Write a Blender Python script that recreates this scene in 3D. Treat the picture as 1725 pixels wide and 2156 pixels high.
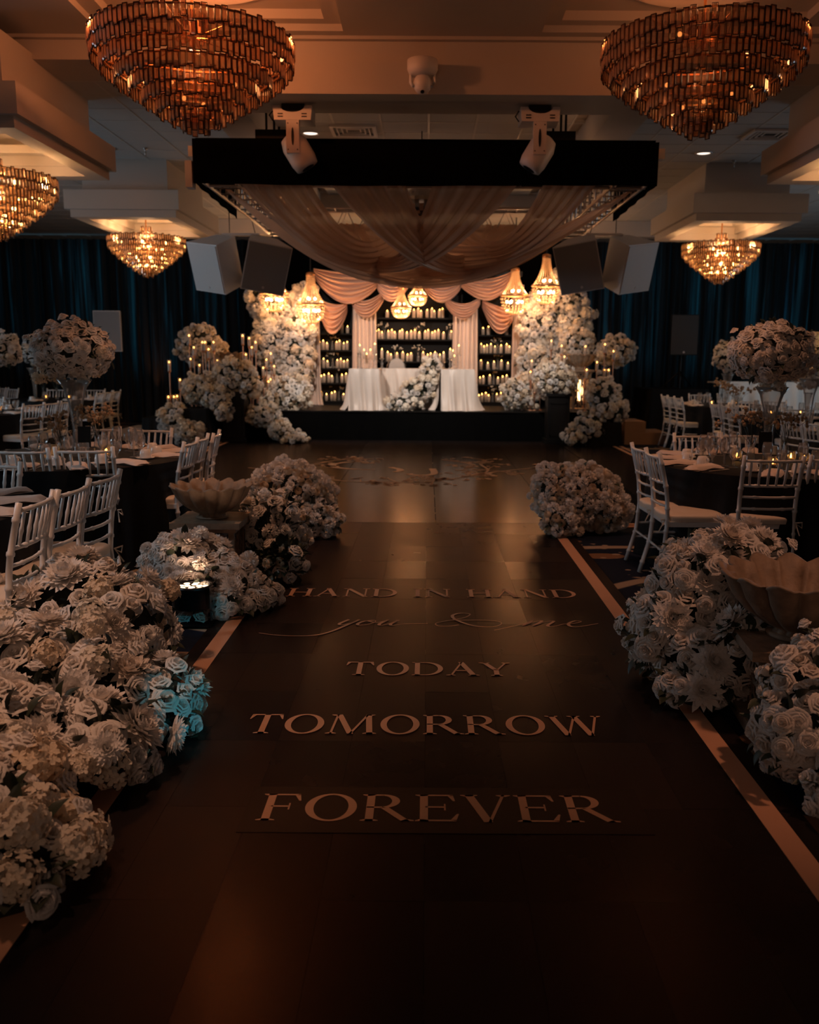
import bpy, bmesh, math, random
from mathutils import Vector, Matrix, Euler
random.seed(7)
PI = math.pi
S = bpy.context.scene
for o in list(bpy.data.objects): bpy.data.objects.remove(o)
COL = S.collection

# ---------------------------------------------------------------- camera
FPX, U0, V0, HC, ROLL = 1850.0, 898.0, 1078.0, 1.55, 0.006
PITCH = math.atan(326 / FPX)
cd = bpy.data.cameras.new('camera'); cam = bpy.data.objects.new('camera', cd); COL.objects.link(cam)
cd.sensor_fit = 'HORIZONTAL'; cd.sensor_width = 24.0; cd.lens = 24.0 * FPX / 1725
cd.shift_x = -(U0 - 862.5) / 1725
cam.location = (0, 0, HC)
cam.rotation_euler = (Matrix.Rotation(PI / 2 - PITCH, 3, 'X') @ Matrix.Rotation(ROLL, 3, 'Z')).to_euler()
cd.clip_start = .05; cd.clip_end = 80
cd.dof.use_dof = True; cd.dof.focus_distance = 4.2; cd.dof.aperture_fstop = 2.4
S.camera = cam
_cp, _sp = math.cos(PITCH), math.sin(PITCH)
def ray(u, v):
    a = (u - U0) / FPX; b = (V0 - v) / FPX
    a, b = a - b * ROLL, b + a * ROLL
    return Vector((a, _cp + b * _sp, -_sp + b * _cp))
def at(u, v, y):                      # world point seen at a photo pixel, at depth y
    d = ray(u, v); p = d * (y / d.y); p.z += HC; return p
def atz(u, v, z):                     # the same, on a level
    d = ray(u, v); p = d * ((z - HC) / d.z); p.z = z; return p

# ---------------------------------------------------------------- world, light, exposure
w = bpy.data.worlds.new('world'); S.world = w; w.use_nodes = True
w.node_tree.nodes['Background'].inputs[0].default_value = (.02, .025, .03, 1)
w.node_tree.nodes['Background'].inputs[1].default_value = .3
S.view_settings.view_transform = 'Standard'; S.view_settings.look = 'None'
S.view_settings.exposure = 0.0; S.view_settings.gamma = 1.0; S.view_settings.use_curve_mapping = False

def lamp(name, kind, loc, power, color, size=.1, target=None, **kw):
    d = bpy.data.lights.new(name, kind); d.energy = power; d.color = color
    if kind == 'AREA': d.size = size; d.shape = 'RECTANGLE'; d.size_y = kw.pop('size_y', size)
    else: d.shadow_soft_size = size
    for k, v in kw.items(): setattr(d, k, v)
    o = bpy.data.objects.new(name, d); COL.objects.link(o); o.location = loc
    if target is not None:
        o.rotation_euler = (Vector(target) - Vector(loc)).to_track_quat('-Z', 'Y').to_euler()
    return o
COOL = (.62, .82, 1.0); WARM = (1.0, .56, .28); AMBER = (1.0, .30, .10)
# added fills: cool from both sides like daylight, warm from behind the camera
lamp('cool_fill_left', 'AREA', (-10.2, 10.0, 2.3), 120, COOL, 6.0, (0, 9, 1.6), size_y=2.4)
lamp('cool_fill_right', 'AREA', (10.2, 13.5, 2.3), 55, COOL, 5.0, (0, 12, 1.8), size_y=2.4)
lamp('rear_warm_fill', 'AREA', (-.5, -2.6, 2.6), 12, (1.0, .60, .42), 2.6, (-.6, 6, .6), size_y=1.6)
lamp('aisle_warm_fill', 'SPOT', (-2.3, 2.3, 4.42), 290, (1.0, .50, .30), .12, (-1.55, 3.6, 0), spot_size=.8, spot_blend=.9)  # added warm spots, this and the next three, brighten flowers and near tables
lamp('aisle_warm_fill', 'SPOT', (-1.3, 6.0, 4.42), 170, (1.0, .47, .26), .12, (-1.6, 6.9, 0), spot_size=1.0, spot_blend=.9)
lamp('aisle_warm_fill', 'SPOT', (1.5, 6.0, 4.42), 140, (1.0, .43, .23), .12, (1.9, 6.9, 0), spot_size=1.0, spot_blend=.9)
lamp('aisle_warm_fill', 'SPOT', (2.5, 2.6, 4.42), 180, (1.0, .44, .25), .12, (1.6, 3.8, 0), spot_size=.75, spot_blend=.9)
lamp('cool_spot_fill', 'SPOT', (-5.6, 3.2, 4.3), 150, (.66, .86, 1.0), .12, (-2.2, 5.0, .5), spot_size=.85, spot_blend=.8)  # added cool spot that turns the left chairs bluish
# stage wash lamps rigged on the back bar of the truss
lamp('stage_wash', 'SPOT', (-1.9, 13.75, 3.3), 400, (1.0, .87, .78), .06, (-1.1, 17.6, 1.0), spot_size=1.25, spot_blend=.7)
lamp('stage_wash', 'SPOT', (1.5, 13.75, 3.3), 330, (1.0, .86, .76), .06, (1.0, 17.6, 1.0), spot_size=1.25, spot_blend=.7)
# added warm points above the voile to brighten the canopy
for x_, y_ in ((-1.5, 10.6), (1.5, 10.6), (0, 12.4)): lamp('voile_fill', 'POINT', (x_, y_, 3.62), 1.6, (1.0, .50, .25), .05)
# cyan beam of a moving head that grazes the aisle flowers on the left
lamp('cyan_beam', 'SPOT', (1.9, .6, 3.2), 190, (.06, .75, 1.0), .03, (-.90, 3.36, .14), spot_size=.11, spot_blend=.6)
lamp('cyan_beam', 'SPOT', (1.9, .6, 3.2), 120, (.06, .75, 1.0), .03, (-1.3, 4.9, .1), spot_size=.07, spot_blend=.6)

# ---------------------------------------------------------------- helpers
class MB:
    def __init__(s): s.v = []; s.f = []; s.m = []
    def add(s, vs, fs, mi=0):
        b = len(s.v); s.v += [tuple(p) for p in vs]
        for f in fs: s.f.append(tuple(b + i for i in f)); s.m.append(mi)
    def box(s, c, d, mi=0, rot=None):
        x, y, z = d[0] / 2, d[1] / 2, d[2] / 2
        P = [Vector(p) for p in ((-x,-y,-z),(x,-y,-z),(x,y,-z),(-x,y,-z),(-x,-y,z),(x,-y,z),(x,y,z),(-x,y,z))]
        if rot is not None: P = [rot @ p for p in P]
        c = Vector(c); s.add([p + c for p in P], ((0,3,2,1),(4,5,6,7),(0,1,5,4),(1,2,6,5),(2,3,7,6),(3,0,4,7)), mi)
    def span(s, a, b, mi=0): s.box([(a[i] + b[i]) / 2 for i in range(3)], [abs(b[i] - a[i]) for i in range(3)], mi)
    def lathe(s, prof, n=16, c=(0, 0, 0), mi=0, fn=None, cap=True):
        vs = []
        for r, z in prof:
            for k in range(n):
                a = 2 * PI * k / n; rr, zz = (r, z) if fn is None else fn(r, z, a)
                vs.append((c[0] + rr * math.cos(a), c[1] + rr * math.sin(a), c[2] + zz))
        fs = [(i*n+k, i*n+(k+1) % n, (i+1)*n+(k+1) % n, (i+1)*n+k) for i in range(len(prof)-1) for k in range(n)]
        if cap: fs += [tuple(range(n))[::-1], tuple((len(prof)-1)*n+k for k in range(n))]
        s.add(vs, fs, mi)
    def tube(s, path, r, n=6, mi=0):
        path = [Vector(p) for p in path]; rs = r if isinstance(r, (list, tuple)) else [r] * len(path); vs = []
        for i, p in enumerate(path):
            t = (path[min(i+1, len(path)-1)] - path[max(i-1, 0)]).normalized()
            up = Vector((0, 0, 1)) if abs(t.z) < .9 else Vector((1, 0, 0))
            x = t.cross(up).normalized(); y = x.cross(t)
            for k in range(n):
                a = 2 * PI * k / n; vs.append(p + (x * math.cos(a) + y * math.sin(a)) * rs[i])
        L = len(path)
        fs = [(i*n+k, i*n+(k+1) % n, (i+1)*n+(k+1) % n, (i+1)*n+k) for i in range(L-1) for k in range(n)]
        fs += [tuple(range(n))[::-1], tuple((L-1)*n+k for k in range(n))]
        s.add(vs, fs, mi)
    def grid(s, fn, nu, nv, mi=0, th=0.0):
        vs = [fn(i / nu, j / nv) for i in range(nu+1) for j in range(nv+1)]
        fs = [(i*(nv+1)+j, (i+1)*(nv+1)+j, (i+1)*(nv+1)+j+1, i*(nv+1)+j+1) for i in range(nu) for j in range(nv)]
        s.add(vs, fs, mi)
    def sphere(s, c, r, nu=10, nv=6, mi=0, sc=(1, 1, 1)):
        vs = [(c[0], c[1], c[2] + r*sc[2])]; fs = []
        for j in range(1, nv):
            t = PI * j / nv
            for k in range(nu):
                a = 2*PI*k/nu; vs.append((c[0]+r*sc[0]*math.sin(t)*math.cos(a), c[1]+r*sc[1]*math.sin(t)*math.sin(a), c[2]+r*sc[2]*math.cos(t)))
        vs.append((c[0], c[1], c[2] - r*sc[2])); e = len(vs) - 1
        for k in range(nu): fs.append((0, 1+k, 1+(k+1) % nu))
        for j in range(nv-2):
            for k in range(nu): a = 1+j*nu; fs.append((a+k, a+nu+k, a+nu+(k+1) % nu, a+(k+1) % nu))
        a = 1+(nv-2)*nu
        for k in range(nu): fs.append((a+k, e, a+(k+1) % nu))
        s.add(vs, fs, mi)
    def poly(s, pts, z0, z1, mi=0):
        n = len(pts); vs = [(p[0], p[1], z0) for p in pts] + [(p[0], p[1], z1) for p in pts]
        s.add(vs, [tuple(range(n))[::-1], tuple(range(n, 2*n))] + [(i, (i+1) % n, n+(i+1) % n, n+i) for i in range(n)], mi)
    def ring(s, o, i, z0, z1, mi=0):          # rectangular frame: o, i = (x0, x1, y0, y1)
        def q(r, z): return [(r[0], r[2], z), (r[1], r[2], z), (r[1], r[3], z), (r[0], r[3], z)]
        vs = q(o, z0) + q(o, z1) + q(i, z0) + q(i, z1); fs = []
        for k in range(4):
            n = (k+1) % 4
            fs += [(k, n, 4+n, 4+k), (8+n, 8+k, 12+k, 12+n), (n, k, 8+k, 8+n), (4+k, 4+n, 12+n, 12+k)]
        s.add(vs, fs, mi)
    def mesh(s, name, mats, smooth=False):
        me = bpy.data.meshes.new(name); me.from_pydata(s.v, [], s.f)
        for m in (mats if isinstance(mats, (list, tuple)) else [mats]): me.materials.append(m)
        if any(s.m): me.polygons.foreach_set('material_index', s.m)
        if smooth: me.polygons.foreach_set('use_smooth', [True] * len(s.f))
        me.update(); return me
    def build(s, name, mats, parent=None, smooth=False, **kw):
        return obj(name, s.mesh(name, mats, smooth), parent, **kw)

def obj(name, me, parent=None, loc=None, rot=None, scale=None):
    o = bpy.data.objects.new(name, me); COL.objects.link(o)
    if parent is not None: o.parent = parent
    if loc is not None: o.location = loc
    if rot is not None: o.rotation_euler = rot
    if scale is not None: o.scale = scale if hasattr(scale, '__len__') else (scale,) * 3
    return o
def tag(o, label, cat, group=None, kind=None):
    o['label'] = label; o['category'] = cat
    if group: o['group'] = group
    if kind: o['kind'] = kind
    return o
def thing(name, label, cat, loc=(0, 0, 0), rz=0, group=None):
    return tag(obj(name, None, None, loc, (0, 0, rz)), label, cat, group)
def struct(o, label=None):
    o['kind'] = 'structure'
    if label: o['label'] = label
    return o
KIDS = {}
def kids(o): return [c for c in bpy.data.objects if c.parent == o]
def dup(root, loc, rz, label, group=None):
    if root.name not in KIDS: KIDS[root.name] = [(c, [g for g in kids(c)]) for c in kids(root)]
    r = root.copy(); COL.objects.link(r); r.location = loc; r.rotation_euler = (0, 0, rz); r['label'] = label
    if group: r['group'] = group
    for c, gs in KIDS[root.name]:
        d = c.copy(); COL.objects.link(d); d.parent = r
        for g in gs: e = g.copy(); COL.objects.link(e); e.parent = d
    return r

# ---------------------------------------------------------------- materials
MATS = {}
def mat(name, col, rough=.6, metal=0, spec=.5, noise=0, nscale=8, bump=0, bscale=40, var=0, coat=0, sheen=0, trans=0, stretch=None, ior=None):
    m = bpy.data.materials.new(name); m.use_nodes = True; nt = m.node_tree; b = nt.nodes['Principled BSDF']
    I = b.inputs; I['Base Color'].default_value = (*col, 1); I['Roughness'].default_value = rough
    I['Metallic'].default_value = metal; I['Specular IOR Level'].default_value = spec
    I['Coat Weight'].default_value = coat; I['Sheen Weight'].default_value = sheen
    if trans: I['Transmission Weight'].default_value = trans
    if ior: I['IOR'].default_value = ior
    N = nt.nodes.new; L = nt.links.new
    if noise or bump or var:
        tc = N('ShaderNodeTexCoord'); src = tc.outputs['Object']
        if stretch:
            mp = N('ShaderNodeMapping'); mp.inputs['Scale'].default_value = stretch; L(src, mp.inputs[0]); src = mp.outputs[0]
    if noise or var:
        hs = N('ShaderNodeHueSaturation'); hs.inputs['Color'].default_value = (*col, 1)
        mth = N('ShaderNodeMath'); mth.operation = 'MULTIPLY_ADD'
        nz = N('ShaderNodeTexNoise'); nz.inputs['Scale'].default_value = nscale; nz.inputs['Detail'].default_value = 4; L(src, nz.inputs[0])
        L(nz.outputs[0], mth.inputs[0]); mth.inputs[1].default_value = 2 * noise; mth.inputs[2].default_value = 1 - noise
        last = mth.outputs[0]
        if var:
            oi = N('ShaderNodeObjectInfo'); m2 = N('ShaderNodeMath'); m2.operation = 'MULTIPLY_ADD'
            L(oi.outputs['Random'], m2.inputs[0]); m2.inputs[1].default_value = var
            m3 = N('ShaderNodeMath'); m3.operation = 'SUBTRACT'; L(last, m3.inputs[0]); m3.inputs[1].default_value = var / 2; L(m3.outputs[0], m2.inputs[2]); last = m2.outputs[0]
        L(last, hs.inputs['Value']); L(hs.outputs[0], I['Base Color'])
    if bump:
        n2 = N('ShaderNodeTexNoise'); n2.inputs['Scale'].default_value = bscale; n2.inputs['Detail'].default_value = 3; L(src, n2.inputs[0])
        bp = N('ShaderNodeBump'); bp.inputs['Strength'].default_value = bump; bp.inputs['Distance'].default_value = .01
        L(n2.outputs[0], bp.inputs['Height']); L(bp.outputs[0], I['Normal'])
    MATS[name] = m; return m
def emit(name, col, strength):
    m = bpy.data.materials.new(name); m.use_nodes = True; b = m.node_tree.nodes['Principled BSDF']
    b.inputs['Base Color'].default_value = (*col, 1); b.inputs['Emission Color'].default_value = (*col, 1); b.inputs['Emission Strength'].default_value = strength
    return m
def glassy(name, tint, gloss=.35, rough=.04, body=None, bodyw=0.0, edge=1.45):
    m = bpy.data.materials.new(name); m.use_nodes = True; nt = m.node_tree; nt.nodes.clear(); N = nt.nodes.new; L = nt.links.new
    out = N('ShaderNodeOutputMaterial'); tr = N('ShaderNodeBsdfTransparent'); tr.inputs[0].default_value = (*tint, 1)
    gl = N('ShaderNodeBsdfGlossy'); gl.inputs['Roughness'].default_value = rough; gl.inputs[0].default_value = (1, 1, 1, 1)
    fr = N('ShaderNodeFresnel'); fr.inputs[0].default_value = edge
    ma = N('ShaderNodeMath'); ma.operation = 'ADD'; ma.use_clamp = True; L(fr.outputs[0], ma.inputs[0]); ma.inputs[1].default_value = gloss
    mx = N('ShaderNodeMixShader'); L(ma.outputs[0], mx.inputs[0]); L(tr.outputs[0], mx.inputs[1]); L(gl.outputs[0], mx.inputs[2]); last = mx
    if body:
        df = N('ShaderNodeBsdfDiffuse'); df.inputs[0].default_value = (*body, 1); m2 = N('ShaderNodeMixShader'); m2.inputs[0].default_value = bodyw
        L(last.outputs[0], m2.inputs[1]); L(df.outputs[0], m2.inputs[2]); last = m2
    L(last.outputs[0], out.inputs[0]); return m

def petal_mat(name, c1, c2):
    m = bpy.data.materials.new(name); m.use_nodes = True; nt = m.node_tree; b = nt.nodes['Principled BSDF']; N = nt.nodes.new; L = nt.links.new
    oi = N('ShaderNodeObjectInfo'); cr = N('ShaderNodeValToRGB'); cr.color_ramp.elements[0].color = (*c1, 1); cr.color_ramp.elements[1].color = (*c2, 1)
    L(oi.outputs['Random'], cr.inputs[0]); L(cr.outputs[0], b.inputs['Base Color'])
    tc = N('ShaderNodeTexCoord'); nz = N('ShaderNodeTexNoise'); nz.inputs['Scale'].default_value = 9; L(tc.outputs['Object'], nz.inputs[0])
    bp = N('ShaderNodeBump'); bp.inputs['Strength'].default_value = .25; bp.inputs['Distance'].default_value = .05; L(nz.outputs[0], bp.inputs['Height']); L(bp.outputs[0], b.inputs['Normal'])
    b.inputs['Roughness'].default_value = .7; b.inputs['Specular IOR Level'].default_value = .2; b.inputs['Sheen Weight'].default_value = .1
    tl = N('ShaderNodeBsdfTranslucent'); L(cr.outputs[0], tl.inputs[0]); mx = N('ShaderNodeMixShader'); mx.inputs[0].default_value = .22
    L(b.outputs[0], mx.inputs[1]); L(tl.outputs[0], mx.inputs[2]); L(mx.outputs[0], nt.nodes['Material Output'].inputs[0]); return m
M_pet = petal_mat('ivory_petal', (.86, .78, .70), (.92, .89, .86))
M_pet2 = petal_mat('cream_petal', (.85, .70, .52), (.90, .83, .72))
M_leaf = mat('dark_leaf', (.03, .042, .024), .45, var=.6, noise=.2)
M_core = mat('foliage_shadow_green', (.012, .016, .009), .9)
M_wall = mat('wall_paint', (.30, .26, .22), .8, noise=.05)
M_ceil = mat('ceiling_paint', (.52, .46, .40), .75, noise=.03, nscale=3, bump=.05, bscale=60)
M_tile = mat('acoustic_tile', (.50, .49, .47), .85, noise=.06, nscale=30, bump=.2, bscale=150, var=.06)
M_tbar = mat('ceiling_bar', (.55, .52, .48), .5)
M_black = mat('black_fabric', (.0025, .0025, .0025), 1.0, spec=.05, noise=.2)
M_blackcloth = mat('black_tablecloth', (.005, .0045, .0045), .65, spec=.2, noise=.2, bump=.1, bscale=20)
M_bpaint = mat('black_paint', (.005, .005, .0055), .45, spec=.35, noise=.1)
M_bgloss = mat('black_metal', (.012, .012, .014), .3, metal=.3)
M_mono = mat('monogram_print', (.62, .34, .20), .6, spec=.2)
M_vinyl_gold = mat('tan_vinyl_print', (.62, .33, .20), .5, spec=.25, noise=.05)
M_chair = mat('white_lacquer', (.80, .78, .76), .28, noise=.03, coat=.25)
M_cush = mat('ivory_cushion', (.78, .66, .54), .5, noise=.04, bump=.06, bscale=25)
M_linen = mat('pale_linen', (.72, .60, .52), .8, noise=.05, bump=.2, bscale=200)
M_white = mat('white_linen', (.85, .83, .80), .75, noise=.03)
M_china = mat('white_china', (.80, .76, .72), .2, coat=.3)
M_stone = mat('aged_stone', (.27, .19, .13), .6, noise=.6, nscale=18, bump=.25, bscale=60)
M_gold = mat('brass', (.55, .27, .12), .35, metal=1)
M_goldpole = mat('rose_gold', (.62, .34, .22), .4, metal=.9)
M_satin = mat('champagne_satin', (.66, .57, .50), .38, spec=.4, sheen=.3, noise=.04)
M_drape = mat('blush_drape', (.60, .33, .21), .6, sheen=.3, noise=.05)
M_drapec = mat('pale_column_drape', (.78, .62, .52), .65, sheen=.2, noise=.04)
M_candle = mat('ivory_wax', (.58, .44, .32), .5)
M_spk = mat('white_speaker', (.84, .82, .80), .5, noise=.03)
M_litgrille = mat('lit_grille', (.70, .68, .66), .55, noise=.06, nscale=200, bump=.2, bscale=300)
M_grille = mat('grey_grille', (.34, .33, .32), .6, noise=.1, nscale=200, bump=.3, bscale=300)
M_white_plastic = mat('white_plastic', (.72, .66, .62), .4)
M_brown = mat('tan_carpet_step', (.34, .20, .12), .9, noise=.1)
M_shelf = mat('dark_wood', (.005, .004, .0035), .6, spec=.15, noise=.3, stretch=(1, 1, 12))
M_alu = mat('truss_aluminium', (.55, .50, .46), .35, metal=.9)
M_frame = mat('bronze_frame', (.10, .045, .022), .32, metal=.7)
M_flame = emit('flame', (1.0, .42, .08), 18)
M_bulb = emit('warm_bulb', (1.0, .60, .26), 60)
M_bulbs = emit('basket_bulb', (1.0, .52, .22), 28)
M_led = emit('led_face', (1.0, .66, .40), 3.5)
M_down = emit('downlight_lens', (1.0, .80, .66), 1.6)
M_cove = emit('cove_light', (1.0, .42, .2), 1.1)
M_glass = glassy('clear_glass', (.97, .96, .95), .04, .05, (.9, .82, .75), .07, 1.22)
M_acryl = glassy('acrylic', (.96, .97, .98), .02, .03, None, 0, 1.2)
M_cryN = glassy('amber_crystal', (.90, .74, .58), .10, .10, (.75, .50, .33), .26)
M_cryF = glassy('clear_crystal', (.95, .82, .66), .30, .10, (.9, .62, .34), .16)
M_bead = glassy('crystal_bead', (.95, .8, .62), .25, .12, (1, .72, .42), .5)
M_smoke = glassy('dark_acrylic', (.10, .11, .12), .06, .05)

def sheer(name, col, a):
    m = bpy.data.materials.new(name); m.use_nodes = True; nt = m.node_tree; nt.nodes.clear(); N = nt.nodes.new; L = nt.links.new
    out = N('ShaderNodeOutputMaterial'); df = N('ShaderNodeBsdfDiffuse'); df.inputs[0].default_value = (*col, 1)
    tl = N('ShaderNodeBsdfTranslucent'); tl.inputs[0].default_value = (*col, 1); tr = N('ShaderNodeBsdfTransparent')
    gl = N('ShaderNodeBsdfGlossy'); gl.inputs['Roughness'].default_value = .34; gl.inputs[0].default_value = (*col, 1)
    m1 = N('ShaderNodeMixShader'); m1.inputs[0].default_value = .4; L(df.outputs[0], m1.inputs[1]); L(tl.outputs[0], m1.inputs[2])
    mg = N('ShaderNodeMixShader'); mg.inputs[0].default_value = .2; L(m1.outputs[0], mg.inputs[1]); L(gl.outputs[0], mg.inputs[2])
    tc = N('ShaderNodeTexCoord'); nz = N('ShaderNodeTexNoise'); nz.inputs['Scale'].default_value = 3; L(tc.outputs['Object'], nz.inputs[0])
    mr = N('ShaderNodeMapRange'); mr.inputs[3].default_value = a - .08; mr.inputs[4].default_value = a + .08; L(nz.outputs[0], mr.inputs[0])
    m2 = N('ShaderNodeMixShader'); L(mr.outputs[0], m2.inputs[0]); L(tr.outputs[0], m2.inputs[1]); L(mg.outputs[0], m2.inputs[2])
    L(m2.outputs[0], out.inputs[0]); return m
M_sheer = sheer('champagne_voile', (.80, .55, .40), .86)

def curtain_mat():
    m = bpy.data.materials.new('dark_curtain'); m.use_nodes = True; nt = m.node_tree; b = nt.nodes['Principled BSDF']; N = nt.nodes.new; L = nt.links.new
    b.inputs['Base Color'].default_value = (.012, .014, .016, 1); b.inputs['Roughness'].default_value = .85
    tc = N('ShaderNodeTexCoord'); mp = N('ShaderNodeMapping'); mp.inputs['Scale'].default_value = (5.5, .2, .12); L(tc.outputs['Object'], mp.inputs[0])
    nz = N('ShaderNodeTexNoise'); nz.inputs['Scale'].default_value = 1.0; nz.inputs['Detail'].default_value = 5; nz.inputs['Roughness'].default_value = .7; L(mp.outputs[0], nz.inputs[0])
    mr = N('ShaderNodeMapRange'); mr.inputs[1].default_value = .50; mr.inputs[2].default_value = .72; mr.inputs[3].default_value = .03; mr.inputs[4].default_value = .75; L(nz.outputs[0], mr.inputs[0])
    tl = N('ShaderNodeBsdfTranslucent'); tl.inputs[0].default_value = (.10, .30, .36, 1); mx = N('ShaderNodeMixShader')
    L(mr.outputs[0], mx.inputs[0]); L(b.outputs[0], mx.inputs[1]); L(tl.outputs[0], mx.inputs[2]); L(mx.outputs[0], nt.nodes['Material Output'].inputs[0]); return m
M_curt = curtain_mat()

def vinyl_mat(name, col, r0, r1, cap=.2):
    m = bpy.data.materials.new(name); m.use_nodes = True; nt = m.node_tree; nt.nodes.clear(); N = nt.nodes.new; L = nt.links.new
    out = N('ShaderNodeOutputMaterial'); df = N('ShaderNodeBsdfDiffuse'); df.inputs[0].default_value = (*col, 1); gl = N('ShaderNodeBsdfGlossy'); gl.inputs[0].default_value = (1, .82, .70, 1)  # gloss tint puts orange light into the floor reflections
    oi = N('ShaderNodeObjectInfo'); tc = N('ShaderNodeTexCoord'); nz = N('ShaderNodeTexNoise'); nz.inputs['Scale'].default_value = 6; nz.inputs['Detail'].default_value = 5; L(tc.outputs['Object'], nz.inputs[0])
    mr = N('ShaderNodeMapRange'); mr.inputs[3].default_value = r0; mr.inputs[4].default_value = r1; L(oi.outputs['Random'], mr.inputs[0])
    ad = N('ShaderNodeMath'); ad.operation = 'MULTIPLY_ADD'; L(nz.outputs[0], ad.inputs[0]); ad.inputs[1].default_value = .08; L(mr.outputs[0], ad.inputs[2]); L(ad.outputs[0], gl.inputs['Roughness'])
    wv = N('ShaderNodeTexNoise'); wv.inputs['Scale'].default_value = 60; mp = N('ShaderNodeMapping'); mp.inputs['Scale'].default_value = (1, .15, 1); L(tc.outputs['Object'], mp.inputs[0]); L(mp.outputs[0], wv.inputs[0])
    bp = N('ShaderNodeBump'); bp.inputs['Strength'].default_value = .06; bp.inputs['Distance'].default_value = .004; L(wv.outputs[0], bp.inputs['Height']); L(bp.outputs[0], gl.inputs['Normal'])
    fr = N('ShaderNodeFresnel'); fr.inputs[0].default_value = 1.30; mn = N('ShaderNodeMath'); mn.operation = 'MINIMUM'; L(fr.outputs[0], mn.inputs[0]); mn.inputs[1].default_value = cap      # embossed vinyl: sheen levels off at low angles
    mx = N('ShaderNodeMixShader'); L(mn.outputs[0], mx.inputs[0]); L(df.outputs[0], mx.inputs[1]); L(gl.outputs[0], mx.inputs[2]); L(mx.outputs[0], out.inputs[0]); return m
M_vinyl = vinyl_mat('dark_vinyl', (.010, .0068, .0066), .20, .30, .13)
M_dance = vinyl_mat('dance_floor_vinyl', (.010, .0075, .0075), .12, .20, .19)
M_patch = vinyl_mat('matte_vinyl_patch', (.004, .003, .003), .40, .46, .06)

def carpet_mat():
    m = bpy.data.materials.new('patterned_carpet'); m.use_nodes = True; nt = m.node_tree; b = nt.nodes['Principled BSDF']; N = nt.nodes.new; L = nt.links.new
    b.inputs['Roughness'].default_value = .95; b.inputs['Specular IOR Level'].default_value = .1
    tc = N('ShaderNodeTexCoord')
    def vor(sc, sx, sy, lo, hi, feat='F1'):
        mp = N('ShaderNodeMapping'); mp.inputs['Scale'].default_value = (sx, sy, 1); L(tc.outputs['Object'], mp.inputs[0])
        v = N('ShaderNodeTexVoronoi'); v.feature = feat; v.inputs['Scale'].default_value = sc; v.inputs['Randomness'].default_value = .85; L(mp.outputs[0], v.inputs[0])
        r = N('ShaderNodeMapRange'); r.inputs[1].default_value = lo; r.inputs[2].default_value = hi; r.inputs[3].default_value = 1; r.inputs[4].default_value = 0; L(v.outputs[0], r.inputs[0]); return r.outputs[0]
    ov = vor(1.5, 1, 1.9, .27, .285)
    pt = vor(9, 1, 1.3, .30, .34)
    big = vor(.9, 1, 1, .40, .41)
    mul = N('ShaderNodeMath'); mul.operation = 'MULTIPLY'; L(pt, mul.inputs[0]); L(big, mul.inputs[1])
    wv = N('ShaderNodeTexWave'); wv.inputs['Scale'].default_value = .30; wv.inputs['Distortion'].default_value = 9; wv.inputs['Detail'].default_value = 0; wv.bands_direction = 'Y'; L(tc.outputs['Object'], wv.inputs[0])
    wr = N('ShaderNodeMapRange'); wr.inputs[1].default_value = .965; wr.inputs[2].default_value = .985; L(wv.outputs[1] if len(wv.outputs) > 1 else wv.outputs[0], wr.inputs[0])
    mx = N('ShaderNodeMath'); mx.operation = 'MAXIMUM'; L(mul.outputs[0], mx.inputs[0]); L(wr.outputs[0], mx.inputs[1])
    m1 = N('ShaderNodeMixRGB'); m1.inputs[1].default_value = (.010, .014, .028, 1); m1.inputs[2].default_value = (.20, .105, .055, 1); L(ov, m1.inputs[0])
    m2 = N('ShaderNodeMixRGB'); m2.inputs[2].default_value = (.32, .24, .17, 1); L(mx.outputs[0], m2.inputs[0]); L(m1.outputs[0], m2.inputs[1])
    L(m2.outputs[0], b.inputs['Base Color']); return m
M_carpet = carpet_mat()

# ================================================================ SETTING
b = MB(); b.span((-10.6, -3.2, -.2), (10.6, 21.2, 0)); struct(b.build('floor', M_carpet), 'dark navy carpet with cream leaf and oval pattern')
for nm, a, c in (('wall_left', (-10.8, -3.2, 0), (-10.6, 21.2, 5)), ('wall_right', (10.6, -3.2, 0), (10.8, 21.2, 5)), ('wall_back', (-10.8, 21.2, 0), (10.8, 21.4, 5)), ('wall_front', (-10.8, -3.4, 0), (10.8, -3.2, 5))):
    b = MB(); b.span(a, c); struct(b.build(nm, M_wall))
# windows of the back wall, behind the curtains
M_pane = emit('daylit_pane', (.35, .75, 1.0), .20)
for i, x in enumerate((-8.6, -5.9, 4.6, 7.2, 9.3)):
    wd = 1.1
    b = MB(); b.box((x, 21.18, 2.6), (2 * wd, .02, 2.7)); o = struct(b.build('window_%d' % (i + 1), M_pane), 'tall daylit window behind the dark back curtains')
    b = MB(); b.box((x, 21.12, 1.2), (2 * wd + .3, .16, .05)); b.build('window_sill', M_white_plastic, o)
    b = MB()
    for dx in (-wd, 0, wd): b.box((x + dx, 21.15, 2.6), (.06, .06, 2.7))
    b.build('window_frame', M_white_plastic, o)

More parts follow.
